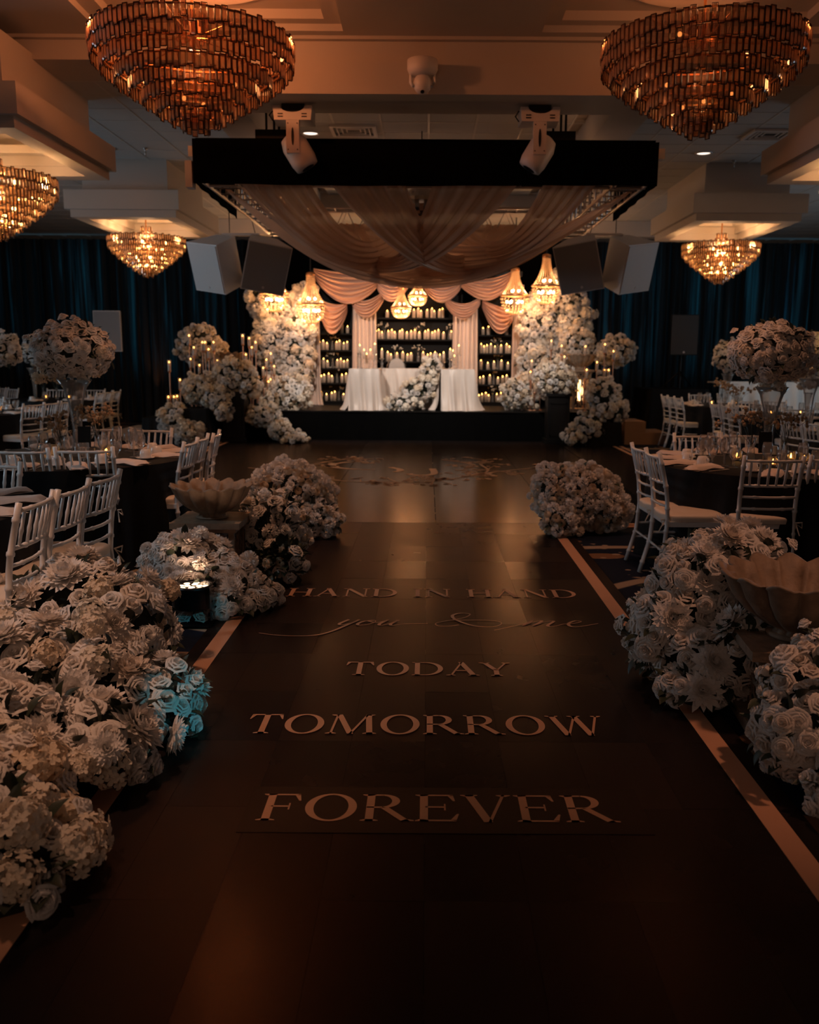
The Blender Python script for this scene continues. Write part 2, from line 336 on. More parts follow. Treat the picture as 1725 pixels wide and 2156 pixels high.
# ---- ceiling: tile field at 4.25 behind the cross beam, higher soffit near the camera
ZC = 4.25
ceil = MB(); ceil.span((-10.8, 9.0, ZC + .06), (10.8, 21.4, ZC + .3)); ceil = struct(ceil.build('ceiling', M_ceil), 'cream coffered ballroom ceiling with tile fields')
TX, TY = .56, .50
COFF = [(-4.28, 9.1), (4.5, 9.1), (-4.28, 14.0), (4.5, 14.0)]
def in_coffer(x, y): return any(abs(x - c[0]) < .55 and abs(y - c[1]) < .95 for c in COFF)
tm = MB(); tm.box((0, 0, 0), (TX - .018, TY - .018, .024)); tm = tm.mesh('ceiling_tile', M_tile)
tiles = []
for i in range(-19, 19):
    for j in range(23):
        x = (i + .5) * TX; y = 9.42 + (j + .5) * TY
        if in_coffer(x, y) or (1.75 < abs(x) < 2.3 and y < 16): continue
        zz = 3.0; d = Vector((x, y * _cp - (ZC - HC) * _sp, 0)); u = U0 + FPX * x / d.y
        vis = -30 < u < 1755
        tiles.append((0 if vis else 1, y, abs(x), x))
tiles.sort()
for k, (a_, y, ax, x) in enumerate(tiles[:300]): obj('ceiling_tile', tm, ceil, (x, y, ZC + .018))
b = MB()
for (a_, y, ax, x) in tiles[300:]: b.box((x, y, ZC + .018), (TX - .03, TY - .03, .024))
o = b.build('ceiling_tiles', M_tile, ceil); o['kind'] = 'stuff'
b = MB()
for i in range(-19, 20): b.span((i * TX - .012, 9.4, ZC + .002), (i * TX + .012, 21.2, ZC + .03))
for j in range(24): b.span((-10.6, 9.42 + j * TY - .012, ZC + .003), (10.6, 9.42 + j * TY + .012, ZC + .031))
b.build('ceiling_grid', M_tbar, ceil)
# near ceiling with two recesses, then its step and the beams
def near_ceiling():
    z = 4.45; RX = [(-3.0, -.78), (1.02, 3.52)]; RY = (6.3, 8.58)
    b = MB(); xs = [-10.8, RX[0][0], RX[0][1], RX[1][0], RX[1][1], 10.8]
    for k in range(5):
        if k in (1, 3):
            b.span((xs[k], -3.4, z), (xs[k+1], RY[0], z + .4)); b.span((xs[k], RY[1], z), (xs[k+1], 8.75, z + .4))
        else: b.span((xs[k], -3.4, z), (xs[k+1], 8.75, z + .4))
    b.build('near_soffit', M_ceil, ceil)
    for (x0, x1) in RX:
        b = MB(); b.span((x0, RY[0], z + .14), (x1, RY[1], z + .3)); r = b.build('recess_panel', M_ceil, ceil)
        b = MB(); b.ring((x0, x1, RY[0], RY[1]), (x0 + .16, x1 - .16, RY[0] + .12, RY[1] - .12), z + .06, z + .141); b.build('recess_step', M_ceil, r)
        cx = -1.89 if x0 < 0 else 2.24
        b = MB(); b.lathe([(.80, z + .142), (.79, z + .10), (.73, z + .08), (.70, z + .142)], 48, (cx, 7.5, 0), cap=False); b.build('medallion_ring', M_ceil, r, True)
    b = MB(); b.span((-10.8, 8.752, ZC), (10.8, 9.4, z + .2)); b.build('ceiling_step', M_ceil, ceil)
    b = MB(); b.span((-10.8, 8.69, z - .03), (10.8, 8.752, z + .001)); b.build('step_molding', M_ceil, ceil)
    b = MB(); b.span((-2.30, 8.73, 3.96), (2.32, 9.4, ZC + .001)); b.build('cross_beam', M_ceil, ceil)
    for s in (-2.03, 2.03): b = MB(); b.span((s - .2, 9.4, 3.96), (s + .2, 16.0, ZC + .04)); b.build('long_beam', M_ceil, ceil)
    b = MB(); b.span((-2.23, 15.6, 3.96), (2.23, 16.0, ZC + .04)); b.build('end_beam', M_ceil, ceil)
near_ceiling()
for (cx, cy) in COFF:
    def R(hx, hy): return (cx - hx, cx + hx, cy - hy, cy + hy)
    b = MB(); b.ring(R(.60, 1.0), R(.52, .92), 3.80, ZC + .05); o = b.build('coffer', M_ceil, ceil)
    b = MB(); b.ring(R(.80, 1.2), R(.50, .9), 3.56, 3.82); b.build('coffer_box', M_ceil, o)
    b = MB(); b.ring(R(.74, 1.14), R(.56, .92), 3.46, 3.56); b.build('coffer_lip', M_ceil, o)
    b = MB(); b.ring(R(.52, .88), R(.40, .74), 3.66, 3.74); b.build('coffer_step', M_ceil, o)
    b = MB(); b.span((cx - .55, cy - .95, 3.92), (cx + .55, cy + .95, 3.96)); b.build('coffer_panel', M_ceil, o)
# warm cove strips and trim above the back wall
for i, (x0, x1) in enumerate(((-4.6, -2.6), (2.4, 4.9))):
    b = MB(); b.span((x0, 18.3, 3.95), (x1, 18.6, ZC)); t = struct(b.build('trim_%d' % (i + 1), M_ceil), 'cream ceiling bulkhead with warm cove light above the stage side')
    b = MB(); b.span((x0 + .05, 18.62, 3.97), (x1 - .05, 18.66, 4.0)); b.build('cove_strip', M_cove, t)
# downlights, vents, sprinklers
def downlight(u, v, label):
    p = atz(u, v, ZC); t = thing('ceiling_downlight', label, 'ceiling light', p, 0, 'recessed downlights')
    b = MB(); b.lathe([(.085, .004), (.11, -.012), (.115, .004)], 20, cap=False); b.build('trim_ring', M_white_plastic, t, True)
    b = MB(); b.lathe([(.001, -.002), (.086, .002)], 20, cap=False); b.build('lens', M_down, t)
downlight(1482, 323, 'lit round downlight in ceiling tiles right of the black truss')
downlight(654, 281, 'lit round downlight beside the left moving head')
downlight(222, 313, 'lit round downlight just right of the left coffer')
def vent(u, v, label, sx=.55):
    p = atz(u, v, ZC); t = thing('ceiling_vent', label, 'vent', p, 0, 'square ceiling air vents')
    b = MB(); b.ring((-sx/2, sx/2, -.25, .25), (-sx/2+.04, sx/2-.04, -.21, .21), -.02, .005); b.build('vent_frame', M_white_plastic, t)
    for k in range(3): b = MB(); b.ring((-.2+.055*k, .2-.055*k, -.19+.055*k, .19-.055*k), (-.185+.055*k, .185-.055*k, -.175+.055*k, .175-.055*k), -.018+.006*k, .0); b.build('vane', M_white_plastic, t)
    b = MB(); b.box((0, 0, .003), (sx - .08, .42, .004)); b.build('duct_opening', M_bpaint, t)
vent(745, 275, 'ceiling air vent above the middle of the truss'); vent(1622, 283, 'ceiling air vent beside the right coffer')
def sprinkler(u, v, label):
    p = atz(u, v, ZC); t = thing('fire_sprinkler', label, 'sprinkler', p, 0, 'fire sprinklers')
    b = MB(); b.lathe([(.03, 0), (.03, -.01), (.012, -.015), (.010, -.05), (.014, -.055), (.008, -.09)], 10); b.build('body', M_alu, t, True)
    b = MB(); b.lathe([(.02, -.092), (.02, -.096)], 10); b.build('deflector', M_alu, t)
sprinkler(306, 312, 'chrome fire sprinkler in tiles left of the truss'); sprinkler(1546, 338, 'chrome fire sprinkler in tiles by the right coffer')

# ---- curtains along the back wall
n = 13; wdt = 1.6
for i in range(n):
    x0 = -10.4 + i * wdt; rr = random.Random(i)
    ph = [rr.uniform(0, 6) for _ in range(4)]
    def cf(s, t, x0=x0, ph=ph):
        a = s * 2 * PI
        y = 20.75 + .055 * math.sin(9 * a + ph[0]) + .03 * math.sin(5 * a + ph[1] + .5 * t) + .02 * math.sin(17 * a + ph[2])
        return (x0 - .05 + wdt * s * 1.06 + .02 * math.sin(7 * a + t * 2), y, .02 + 4.13 * t)
    b = MB(); b.grid(cf, 90, 6); t = b.build('curtain', M_curt, None, True)
    ordn = ('leftmost', 'second from the left', 'third from the left', 'fourth from the left', 'fifth from the left', 'sixth from the left', 'middle', 'sixth from the right', 'fifth from the right', 'fourth from the right', 'third from the right', 'second from the right', 'rightmost')[i]
    tag(t, 'floor-length dark pleated curtain panel, %s along the back wall' % ordn, 'curtain', 'dark back wall curtains')
# plain black backdrop behind the stage set
def bf(s, t): return (-3.5 + 6.6 * s, 19.6 + .04 * math.sin(70 * s), .55 + 3.3 * t)
b = MB(); b.grid(bf, 140, 2); tag(b.build('black_backdrop', M_black, None, True), 'black pleated backdrop behind the candle bookcases', 'curtain')

# ================================================================ AISLE AND DANCE FLOOR
aisle = thing('aisle_runner', 'dark vinyl aisle printed with tan words and border stripes', 'aisle', (0, 0, 0))
tmA = MB(); tmA.box((0, 0, .004), (.2992, .5332, .008)); tmA = tmA.mesh('floor_tile', M_vinyl)
for j in range(14):
    for i in range(-4, 4):
        obj('floor_tile', tmA, aisle, ((i + .5) * .30, 8.17 - (j + .5) * .534, 0), (random.gauss(0, .0009), random.gauss(0, .0014), 0))
Y0 = 8.17 - 14 * .534
for s, nm in ((-1, 'border_stripe'), (1, 'border_stripe')):
    x0 = 1.14 * s if s > 0 else -1.09
    b = MB(); b.span((x0, Y0, .0085), (x0 + .085 * s, 8.17, .0105)); b.build(nm, M_vinyl_gold, aisle)
    b = MB(); b.span((x0 + .085 * s, Y0, 0.002), (x0 + .16 * s, 8.17, .0095)); b.build('edge_strip', M_vinyl, aisle)
b = MB(); b.span((-.62, 2.66, .0085), (.76, 2.97, .0098)); b.build('vinyl_patch', M_patch, aisle)

# --- serif capitals: unit cap height, strokes as polygons
TH, TN, SF = .155, .045, .045      # thick, thin, serif
def rect(x0, y0, x1, y1): return [(x0, y0), (x1, y0), (x1, y1), (x0, y1)]
def diag(xa, ya, xb, yb, w): return [(xa - w/2, ya), (xa + w/2, ya), (xb + w/2, yb), (xb - w/2, yb)]
def serif(x, y, w, up): 
    h = SF * (1 if up else -1); return [(x - w/2, y), (x + w/2, y), (x + w/2, y + h*.45), (x + w*.18, y + h*1.3), (x - w*.18, y + h*1.3), (x - w/2, y + h*.45)]
def stem(x, w=TH, y0=0, y1=1, sw=.34): return [rect(x - w/2, y0, x + w/2, y1), serif(x, y0, sw, True), serif(x, y1, sw, False)]
def bowl(cx, cy, rx, ry, a0, a1, tk, tn, n=22):
    P = []
    for k in range(n):
        A = [a0 + (a1 - a0) * (k + d) / n for d in (0, 1)]; q = []
        for a in A: q.append((cx + rx * math.cos(a), cy + ry * math.sin(a)))
        for a in A[::-1]: q.append((cx + (rx - tk) * math.cos(a), cy + (ry - tn) * math.sin(a)))
        P.append(q)
    return P
def glyph(c):
    h = PI / 2
    if c == 'H': return .98, stem(.17) + stem(.81) + [rect(.2, .48, .8, .48 + TN)]
    if c == 'I': return .36, stem(.18)
    if c == 'T': return .86, stem(.43, sw=.38)[:2] + [rect(.03, 1 - TN, .83, 1), [(.03, 1), (.0, .74), (.03, .74), (.13, 1 - TN)], [(.83, 1), (.86, .74), (.83, .74), (.73, 1 - TN)]]
    if c == 'O': return 1.06, bowl(.53, .5, .50, .52, 0, 2 * PI, TH * 1.05, TN, 36)
    if c == 'D': return 1.0, stem(.17)[:1] + [serif(.13, 0, .26, True), serif(.13, 1, .26, False)] + bowl(.40, .5, .56, .5, -h, h, TH, TN) + [rect(.1, 0, .42, TN), rect(.1, 1 - TN, .42, 1)]
    if c == 'A': return 1.0, [diag(.14, 0, .50, 1.02, TN * 1.3), diag(.82, 0, .47, 1.02, TH * 1.1), rect(.27, .34, .66, .34 + TN), serif(.13, 0, .28, True), serif(.83, 0, .34, True)]
    if c == 'Y': return .94, [rect(.47 - TH/2, 0, .47 + TH/2, .46), serif(.47, 0, .36, True), diag(.47, .40, .14, 1, TH), diag(.50, .40, .82, 1, TN * 1.4), serif(.14, 1, .34, False), serif(.82, 1, .26, False)]
    if c == 'N': return 1.06, [rect(.15, 0, .15 + TN * 1.3, 1), serif(.18, 0, .28, True), diag(.90, -.02, .18, 1, TH * 1.1), rect(.85, 0, .85 + TN * 1.3, 1), serif(.88, 1, .28, False), serif(.12, 1, .24, False)]
    if c == 'M': return 1.26, [diag(.13, 0, .22, 1, TN * 1.3), serif(.13, 0, .28, True), diag(.62, 0, .26, 1, TH), diag(.62, 0, 1.0, 1, TN * 1.4), diag(1.10, 0, 1.02, 1, TH), serif(1.10, 0, .34, True), serif(.17, 1, .22, False), serif(1.08, 1, .22, False)]
    if c == 'R': return .98, stem(.17)[:2] + [serif(.13, 1, .26, False)] + bowl(.40, .74, .34, .26, -h, h, TH, TN) + [rect(.1, .48, .42, .48 + TN), rect(.1, 1 - TN, .42, 1), diag(.86, 0, .44, .5, TH * 1.05), [(.78, 0), (1.02, 0), (1.02, .03), (.86, .06)]]
    if c == 'W': return 1.44, [diag(.42, -.02, .14, 1, TH), diag(.44, -.02, .74, 1, TN * 1.4), diag(1.0, -.02, .72, 1, TH), diag(1.02, -.02, 1.30, 1, TN * 1.4), serif(.14, 1, .34, False), serif(.72, 1, .34, False), serif(1.30, 1, .26, False)]
    if c == 'F': return .78, stem(.17, sw=.36)[:2] + [serif(.13, 1, .26, False), rect(.1, 1 - TN, .72, 1), rect(.2, .50, .56, .50 + TN), [(.72, 1), (.76, .74), (.72, .74), (.62, 1 - TN)], rect(.54, .40, .57, .64)]
    if c == 'E': return .86, stem(.17)[:1] + [serif(.13, 0, .26, True), serif(.13, 1, .26, False), rect(.1, 1 - TN, .74, 1), rect(.1, 0, .78, TN), rect(.2, .50, .58, .50 + TN), [(.74, 1), (.78, .76), (.74, .76), (.64, 1 - TN)], [(.78, 0), (.84, .26), (.80, .26), (.68, TN)], rect(.56, .40, .59, .64)]
    if c == 'V': return .96, [diag(.47, -.02, .14, 1, TH * 1.1), diag(.50, -.02, .82, 1, TN * 1.4), serif(.14, 1, .34, False), serif(.82, 1, .28, False)]
    return .45, []
def word(text, x0, x1, y0, y1, name):
    gs = [glyph(c) for c in text]; W = sum(g[0] + .06 for g in gs) - .06; sx = (x1 - x0) / W; sy = y1 - y0; b = MB(); cx = 0
    for w_, ps in gs:
        for p in ps:
            q = [(x0 + (cx + px) * sx, y0 + py * sy) for px, py in p]
            area = sum(q[i][0] * q[(i+1) % len(q)][1] - q[(i+1) % len(q)][0] * q[i][1] for i in range(len(q)))
            if area < 0: q = q[::-1]
            b.poly(q, .0098, .0112)
        cx += w_ + .06
    o = b.build(name, M_vinyl_gold, aisle); o['label'] = 'tan printed word %s' % text
word('FOREVER', -.57, .655, 2.735, 2.915, 'printed_word')
word('TOMORROW', -.755, .765, 3.43, 3.625, 'printed_word')
word('TODAY', -.40, .43, 4.115, 4.30, 'printed_word')
word('HAND IN HAND', -.915, 1.0, 5.545, 5.745, 'printed_words')
# script line: variable-width strokes
def ribbon(b, pts, w0, w1, z=.0112, sub=8):
    P = []
    for i in range(len(pts) - 1):
        p0, p1, p2, p3 = pts[max(i-1, 0)], pts[i], pts[i+1], pts[min(i+2, len(pts)-1)]
        for k in range(sub):
            t = k / sub; P.append([.5 * ((2*p1[c]) + (-p0[c]+p2[c])*t + (2*p0[c]-5*p1[c]+4*p2[c]-p3[c])*t*t + (-p0[c]+3*p1[c]-3*p2[c]+p3[c])*t**3) for c in (0, 1)])
    P.append(list(pts[-1])); vs = []
    for i, p in enumerate(P):
        q = P[min(i+1, len(P)-1)]; r = P[max(i-1, 0)]; dx, dy = q[0]-r[0], q[1]-r[1]; l = math.hypot(dx, dy) or 1
        down = max(0, -dy / l); ww = w0 + (w1 - w0) * down ** 1.5
        vs += [(p[0] - dy/l*ww/2, p[1] + dx/l*ww/2, z), (p[0] + dy/l*ww/2, p[1] - dx/l*ww/2, z)]
    b.add(vs, [(2*i+1, 2*i+3, 2*i+2, 2*i) for i in range(len(P)-1)])
b = MB()
SC = (
 [(.30,.62),(.24,.30),(.27,.20),(.34,.30),(.42,.62),(.36,.30),(.22,-.35),(.05,-.62),(-.28,-.62),(-.55,-.45)],
 [(.60,.55),(.50,.50),(.45,.30),(.48,.18),(.57,.24),(.63,.45),(.60,.58),(.54,.52),(.66,.40),(.76,.62)],
 [(.76,.62),(.70,.28),(.74,.18),(.82,.35),(.88,.60),(.83,.28),(.87,.18),(.98,.30),(1.25,.34)],
 [(1.62,.25),(1.50,.14),(1.38,.18),(1.36,.42),(1.62,.80),(1.68,1.12),(1.56,1.20),(1.48,1.0),(1.56,.62),(1.80,.18),(2.02,.12),(2.10,.40),(1.95,.62),(1.5,.62)],
 [(2.05,-.15),(2.32,.30),(2.44,.60),(2.36,.20),(2.46,.50),(2.56,.60),(2.48,.20),(2.60,.52),(2.70,.58),(2.64,.24),(2.70,.16),(2.82,.36)],
 [(2.82,.36),(2.94,.42),(3.02,.56),(2.95,.62),(2.88,.42),(2.90,.20),(3.0,.16),(3.22,.42)])
for st in SC: ribbon(b, [(-.92 + (x + .55 + .10 * y) * .508, 4.88 + y * .25) for x, y in st], .006, .020)
o = b.build('printed_script', M_vinyl_gold, aisle); o['label'] = 'flowing script words you & me'

dance = thing('dance_floor', 'dark glossy vinyl dance floor with monogram before the stage', 'dance floor', (0, 8.17, 0))
ed = [-3.6, -2.3, -1.08, .09, 1.26, 2.4, 3.30]
for k in range(6):
    b = MB(); b.span((ed[k] + .003, 0, .001), (ed[k+1] - .003, 8.3, .009)); o = b.build('vinyl_strip', M_dance, dance); o.rotation_euler = (0, random.gauss(0, .0012), 0)
for s_, x0, x1 in ((-1, -3.75, -1.28), (1, 1.34, 3.45)):
    for k_ in (0, 1):
        b = MB(); b.span((x0, -.16 + .11 * k_, .002), (x1, -.11 + .11 * k_, .0125)); b.build('border_line', M_vinyl_gold, dance)
        xe = (x0 - .0 + .12 * k_) if s_ < 0 else (x1 - .12 * k_); b = MB(); b.span((xe - .025, -.1, .002), (xe + .025, 8.2, .0125)); b.build('border_line', M_vinyl_gold, dance)
# monogram: two large initials, a small mark and floral sprays
def mono():
    b = MB(); rr = random.Random(3); z = .0122
    def G(u, v): p = atz(u, v, .01); return (p.x, p.y - 8.17)
    ribbon(b, [G(*q) for q in ((768, 972), (735, 973), (705, 976), (695, 981), (712, 985), (750, 988), (790, 989))], .03, .16, z)
    ribbon(b, [G(*q) for q in ((822, 984), (840, 988), (843, 991), (832, 994))], .04, .10, z)
    ribbon(b, [G(*q) for q in ((911, 987), (915, 996), (906, 1000), (885, 1001), (868, 1000), (861, 998))], .09, .10, z)
    o = b.build('monogram_initials', M_mono, dance); o['label'] = 'tan monogram initials'
    def spray(name, pts, n, sgn):
        b = MB(); ribbon(b, pts, .03, .04, z)
        for k in range(n):
            i = rr.randrange(1, len(pts)); p = pts[i]; a = rr.uniform(0, 2 * PI); L = rr.uniform(.15, .5)
            q = (p[0] + L * math.cos(a) * .8, p[1] + L * math.sin(a))
            ribbon(b, [p, ((p[0]+q[0])/2 + rr.uniform(-.06, .06), (p[1]+q[1])/2 + .06), q], .014, .02, z, 4)
            for m_ in range(4):
                a2 = rr.uniform(0, 2*PI); c = (q[0] + .07*math.cos(a2), q[1] + .07*math.sin(a2)); r0 = rr.uniform(.025, .05)
                b.add([(c[0] + r0*math.cos(t*PI/3), c[1] + r0*math.sin(t*PI/3), z) for t in range(6)], [(0, 1, 2, 3, 4, 5)])
        b.build(name, M_mono, dance)
    spray('monogram_spray', [G(*q) for q in ((523, 985), (600, 990), (660, 977), (720, 968), (775, 967))], 26, -1)
    spray('monogram_spray', [G(*q) for q in ((640, 998), (700, 1010), (760, 1015), (840, 1016))], 16, -1)
    spray('monogram_spray', [G(*q) for q in ((850, 1017), (920, 1012), (990, 1003), (1050, 993), (1120, 986))], 26, 1)
    spray('monogram_spray', [G(*q) for q in ((1008, 1001), (1028, 990), (1012, 977), (1022, 969))], 12, 1)
    spray('monogram_spray', [G(*q) for q in ((930, 968), (970, 973), (1000, 979))], 8, 1)
mono()

# ================================================================ FLOWERS
def petal(b, fn, nu, nv): b.grid(fn, nu, nv)
def make_rose(seed, tight=1.0):
    r_ = random.Random(seed); b = MB(); rings = [(3, .13, .56), (4, .23, .55), (5, .34, .52), (5, .48, .44), (6, .66, .30), (6, .90, .06)]; b.sphere((0, 0, .30), .16, 8, 6)
    for i, (n, R, ztop) in enumerate(rings):
        off = r_.uniform(0, 6); R *= tight if i > 3 else 1
        for k in range(n):
            a0 = off + 2*PI*k/n + r_.uniform(-.15, .15); half = 1.25 * PI / n * (1.25 if i < 3 else 1.0); lean = r_.uniform(-.05, .05); tw = r_.uniform(-.12, .12)
            def f(s, t, a0=a0, half=half, R=R, ztop=ztop, i=i, lean=lean, tw=tw):
                a = a0 + (2*s - 1) * half * (.45 + .55 * math.sin(min(1, t*1.15) * PI / 2)); edge = (2*s-1)**2
                rad = R * (.30 + .70 * math.sin(t * PI / 2)) * (1 + .10 * edge * t) * (1 + tw*(2*s-1))
                zb0 = .05 if i < 3 else (-.25 if i == 3 else -.55); z = zb0 + (ztop - zb0 + lean) * math.sin(t * PI / 2) - edge * .16 * t - (.16 * max(0, t - .75) / .25 if i > 2 else 0)
                if t > .8 and i > 2: rad += R * .14
                return (rad * math.cos(a), rad * math.sin(a), z)
            b.grid(f, 4, 4)
    return b.mesh('rose', M_pet, True)
def make_dahlia(seed, n=13, layers=6, sharp=1.0):
    r_ = random.Random(seed); b = MB()
    for L in range(layers):
        q = L / (layers - 1); el = -.25 + 1.45 * q; ln = 1.0 - .55 * q; m = max(6, int(n * (1 - .35 * q)))
        for k in range(m):
            a = 2*PI*(k + .5*(L % 2))/m + r_.uniform(-.1, .1); e = el + r_.uniform(-.12, .12); l = ln * r_.uniform(.86, 1.08); wd = .20 * (1 - .3*q)
            ca, sa = math.cos(a), math.sin(a)
            def f(s, t, ca=ca, sa=sa, e=e, l=l, wd=wd):
                wv = wd * math.sin(min(1, .12 + t * .95) * PI) ** (.7 * sharp) * (2*s - 1); ee = e + .45 * t - .25
                rr = .06 + l * t * math.cos(ee); z = -.15 + l * t * math.sin(ee) + .5 * abs(wv)
                return (rr*ca - wv*sa, rr*sa + wv*ca, z)
            b.grid(f, 2, 4)
    return b.mesh('dahlia', M_pet, True)
def fib(n, lo=-.35):
    out = []
    for k in range(n):
        z = 1 - (1 - lo) * (k + .5) / n; a = k * 2.39996; r = math.sqrt(max(0, 1 - z*z)); out.append(Vector((r*math.cos(a), r*math.sin(a), z)))
    return out
def make_hydrangea(seed):
    r_ = random.Random(seed); b = MB()
    for d in fib(44):
        q = d.to_track_quat('Z', 'Y') @ Euler((r_.uniform(-.45, .45), r_.uniform(-.45, .45), r_.uniform(0, 6))).to_quaternion(); c = d * r_.uniform(.62, .96); s = r_.uniform(.19, .26)
        for k in range(4):
            a = k * PI / 2 + r_.uniform(-.1, .1); x, y = math.cos(a), math.sin(a); up = r_.uniform(.05, .35)
            def pp(l, w_, z): return c + q @ Vector((x*s*l - y*s*w_, y*s*l + x*s*w_, s*z))
            b.add([pp(0, 0, -.1), pp(.45, -.42, up*.5 + .12), pp(.95, -.46, up), pp(1.25, 0, up*.8 - .05), pp(.95, .46, up), pp(.45, .42, up*.5 + .12), pp(.6, 0, .02)], [(0, 1, 6), (1, 2, 6), (2, 3, 6), (3, 4, 6), (4, 5, 6), (5, 0, 6)])
    b.sphere((0, 0, 0), .5, 8, 6)
    return b.mesh('hydrangea', M_pet2, True)
def make_mum(seed):
    r_ = random.Random(seed); b = MB()
    for d in fib(64, -.3):
        q = d.to_track_quat('Z', 'Y') @ Euler((r_.uniform(-.5, .5), r_.uniform(-.5, .5), r_.uniform(0, 6))).to_quaternion(); s = r_.uniform(.16, .22); c = d * .52
        def f(u, v, q=q, s=s, c=c): 
            return c + q @ Vector(((2*u-1)*s*(.35 + .65*v), .10*math.sin(5*u+3*v)*v*s*3, v*.42 - .10*(2*u-1)**2))
        b.grid(f, 2, 2)
    return b.mesh('carnation', M_pet, True)
def make_ball(seed):
    r_ = random.Random(seed); b = MB()
    for L, (R, z0) in enumerate(((.35, .62), (.6, .55), (.82, .35), (.95, .05))):
        n = 5; off = r_.uniform(0, 6)
        for k in range(n):
            a0 = off + 2*PI*k/n
            def f(s, t, a0=a0, R=R, z0=z0):
                a = a0 + (2*s-1)*.9; el = -1.1 + (1.1 + math.asin(min(.98, z0 + .15))) * t; rr = R * math.cos(el * .9) * (1 - .10*(2*s-1)**2*t)
                return (rr*math.cos(a), rr*math.sin(a), R * .95 * math.sin(el) - .12*(2*s-1)**2*t + .1)
            b.grid(f, 3, 3)
    return b.mesh('ranunculus', M_pet2, True)
def make_leaf(seed):
    r_ = random.Random(seed); b = MB()
    def f(s, t): w_ = .42 * math.sin(min(1, .05 + t) * PI) ** .8 * (2*s-1); return (w_, t * 1.6, .25 * math.sin(t * 2.2) + .5 * abs(w_))
    b.grid(f, 2, 5); return b.mesh('leaf', M_leaf, True)
ROSE = [make_rose(1), make_rose(2), make_rose(3, .85)]; DAHL = [make_dahlia(1, 17, 7), make_dahlia(2, 18, 7, .8), make_dahlia(3, 14, 6, 1.1)]
HYDR = [make_hydrangea(1), make_hydrangea(2)]; MUM = [make_mum(1), make_mum(2)]; BALL = [make_ball(1), make_ball(2)]; LEAF = [make_leaf(1)]
KINDS = {'r': (ROSE, 1.0), 'd': (DAHL, 1.85), 'h': (HYDR, 1.5), 'm': (MUM, 1.25), 'b': (BALL, .8)}

def arrangement(name, label, lumps, mix='rrdhmb', size=.05, maxn=290, leaves=14, seed=1, group=None, cat='flowers', gap=.78, zmin=.02, core=.80, base=None, jit=.25):
    r_ = random.Random(seed); L0 = [(Vector(c), Vector(r)) for c, r in lumps]
    org = base if base else Vector((L0[0][0].x, L0[0][0].y, min(c.z - r.z for c, r in L0))); org = Vector(org)
    if zmin is not None and org.z < zmin: org.z = 0.0
    t = thing(name, label, cat, org, 0, group)
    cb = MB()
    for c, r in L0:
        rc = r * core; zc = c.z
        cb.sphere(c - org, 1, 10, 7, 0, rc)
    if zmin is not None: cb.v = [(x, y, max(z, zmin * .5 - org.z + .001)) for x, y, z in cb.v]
    o = cb.build('foliage_shade_core', M_core, t)  # near-black filler standing for shade inside the foliage, also blocks light
    lb = MB()
    nout = 0; area = sum((r.x*r.y + r.y*r.z + r.x*r.z) for c, r in L0); pts = []
    tries = 0; lim = 60 * maxn
    while tries < lim and len(pts) < maxn:
        tries += 1
        c, r = r_.choices(L0, [l[1].x*l[1].y + l[1].y*l[1].z + l[1].x*l[1].z for l in L0])[0]
        d = Vector((r_.gauss(0, 1), r_.gauss(0, 1), r_.gauss(0, 1))).normalized()
        if d.y > .75: continue
        k = r_.choice(mix); ms, ks = KINDS[k]; s = size * ks * r_.uniform(.82, 1.15)
        p = Vector((c.x + d.x*r.x, c.y + d.y*r.y, c.z + d.z*r.z)) 
        far = nout < 2 + .06 * len(pts) and r_.random() < .12; p += d * size * (r_.uniform(.8, 1.7) if far else r_.uniform(-.5, .6)); s *= .75 if far else 1
        if zmin is not None and p.z < zmin + s * .6: continue
        ins = False
        for c2, r2 in L0:
            e = Vector(((p.x-c2.x)/r2.x, (p.y-c2.y)/r2.y, (p.z-c2.z)/r2.z))
            if e.length < .86: ins = True; break
        if ins: continue
        if any((p - q).length < gap * (s + s2) for q, s2 in pts): continue
        pts.append((p, s)); nout += far
        n = Vector((d.x/r.x, d.y/r.y, d.z/r.z)).normalized(); n = (n + Vector((r_.uniform(-jit, jit), r_.uniform(-jit, jit) - .12, r_.uniform(-jit, jit) + .1))).normalized()
        q = n.to_track_quat('Z', 'Y') @ Euler((0, 0, r_.uniform(0, 6))).to_quaternion()
        me = r_.choice(ms); o = obj(me.name.split('.')[0], me, t, p - org, q.to_euler(), s)
    for k in range(leaves * 10):
        c, r = r_.choice(L0); d = Vector((r_.gauss(0, 1), r_.gauss(0, 1), r_.gauss(0, 1))).normalized(); 
        if d.y > .6: continue
        p = Vector((c.x + d.x*r.x*.93, c.y + d.y*r.y*.93, c.z + d.z*r.z*.93))
        if zmin is not None and p.z < zmin + .02: continue
        q = (d + Vector((r_.uniform(-.8, .8), r_.uniform(-.8, .8), r_.uniform(-.8, .8)))).normalized().to_track_quat('Y', 'Z')
        s = size * r_.uniform(.7, 1.2)
        if k < leaves: obj('leaf', LEAF[0], t, p - org, q.to_euler(), s)
        else:
            b0 = len(lb.v); M = Matrix.Translation(p - org) @ q.to_matrix().to_4x4() @ Matrix.Scale(s, 4)
            lb.add([M @ v.co for v in LEAF[0].vertices], [tuple(f.vertices) for f in LEAF[0].polygons])
    if lb.v: 
        if zmin is not None: lb.v = [(x, y, max(z, zmin*.5 - org.z)) for x, y, z in lb.v]
        o = lb.build('foliage', M_leaf, t, True); o['kind'] = 'stuff'
    return t
V = Vector
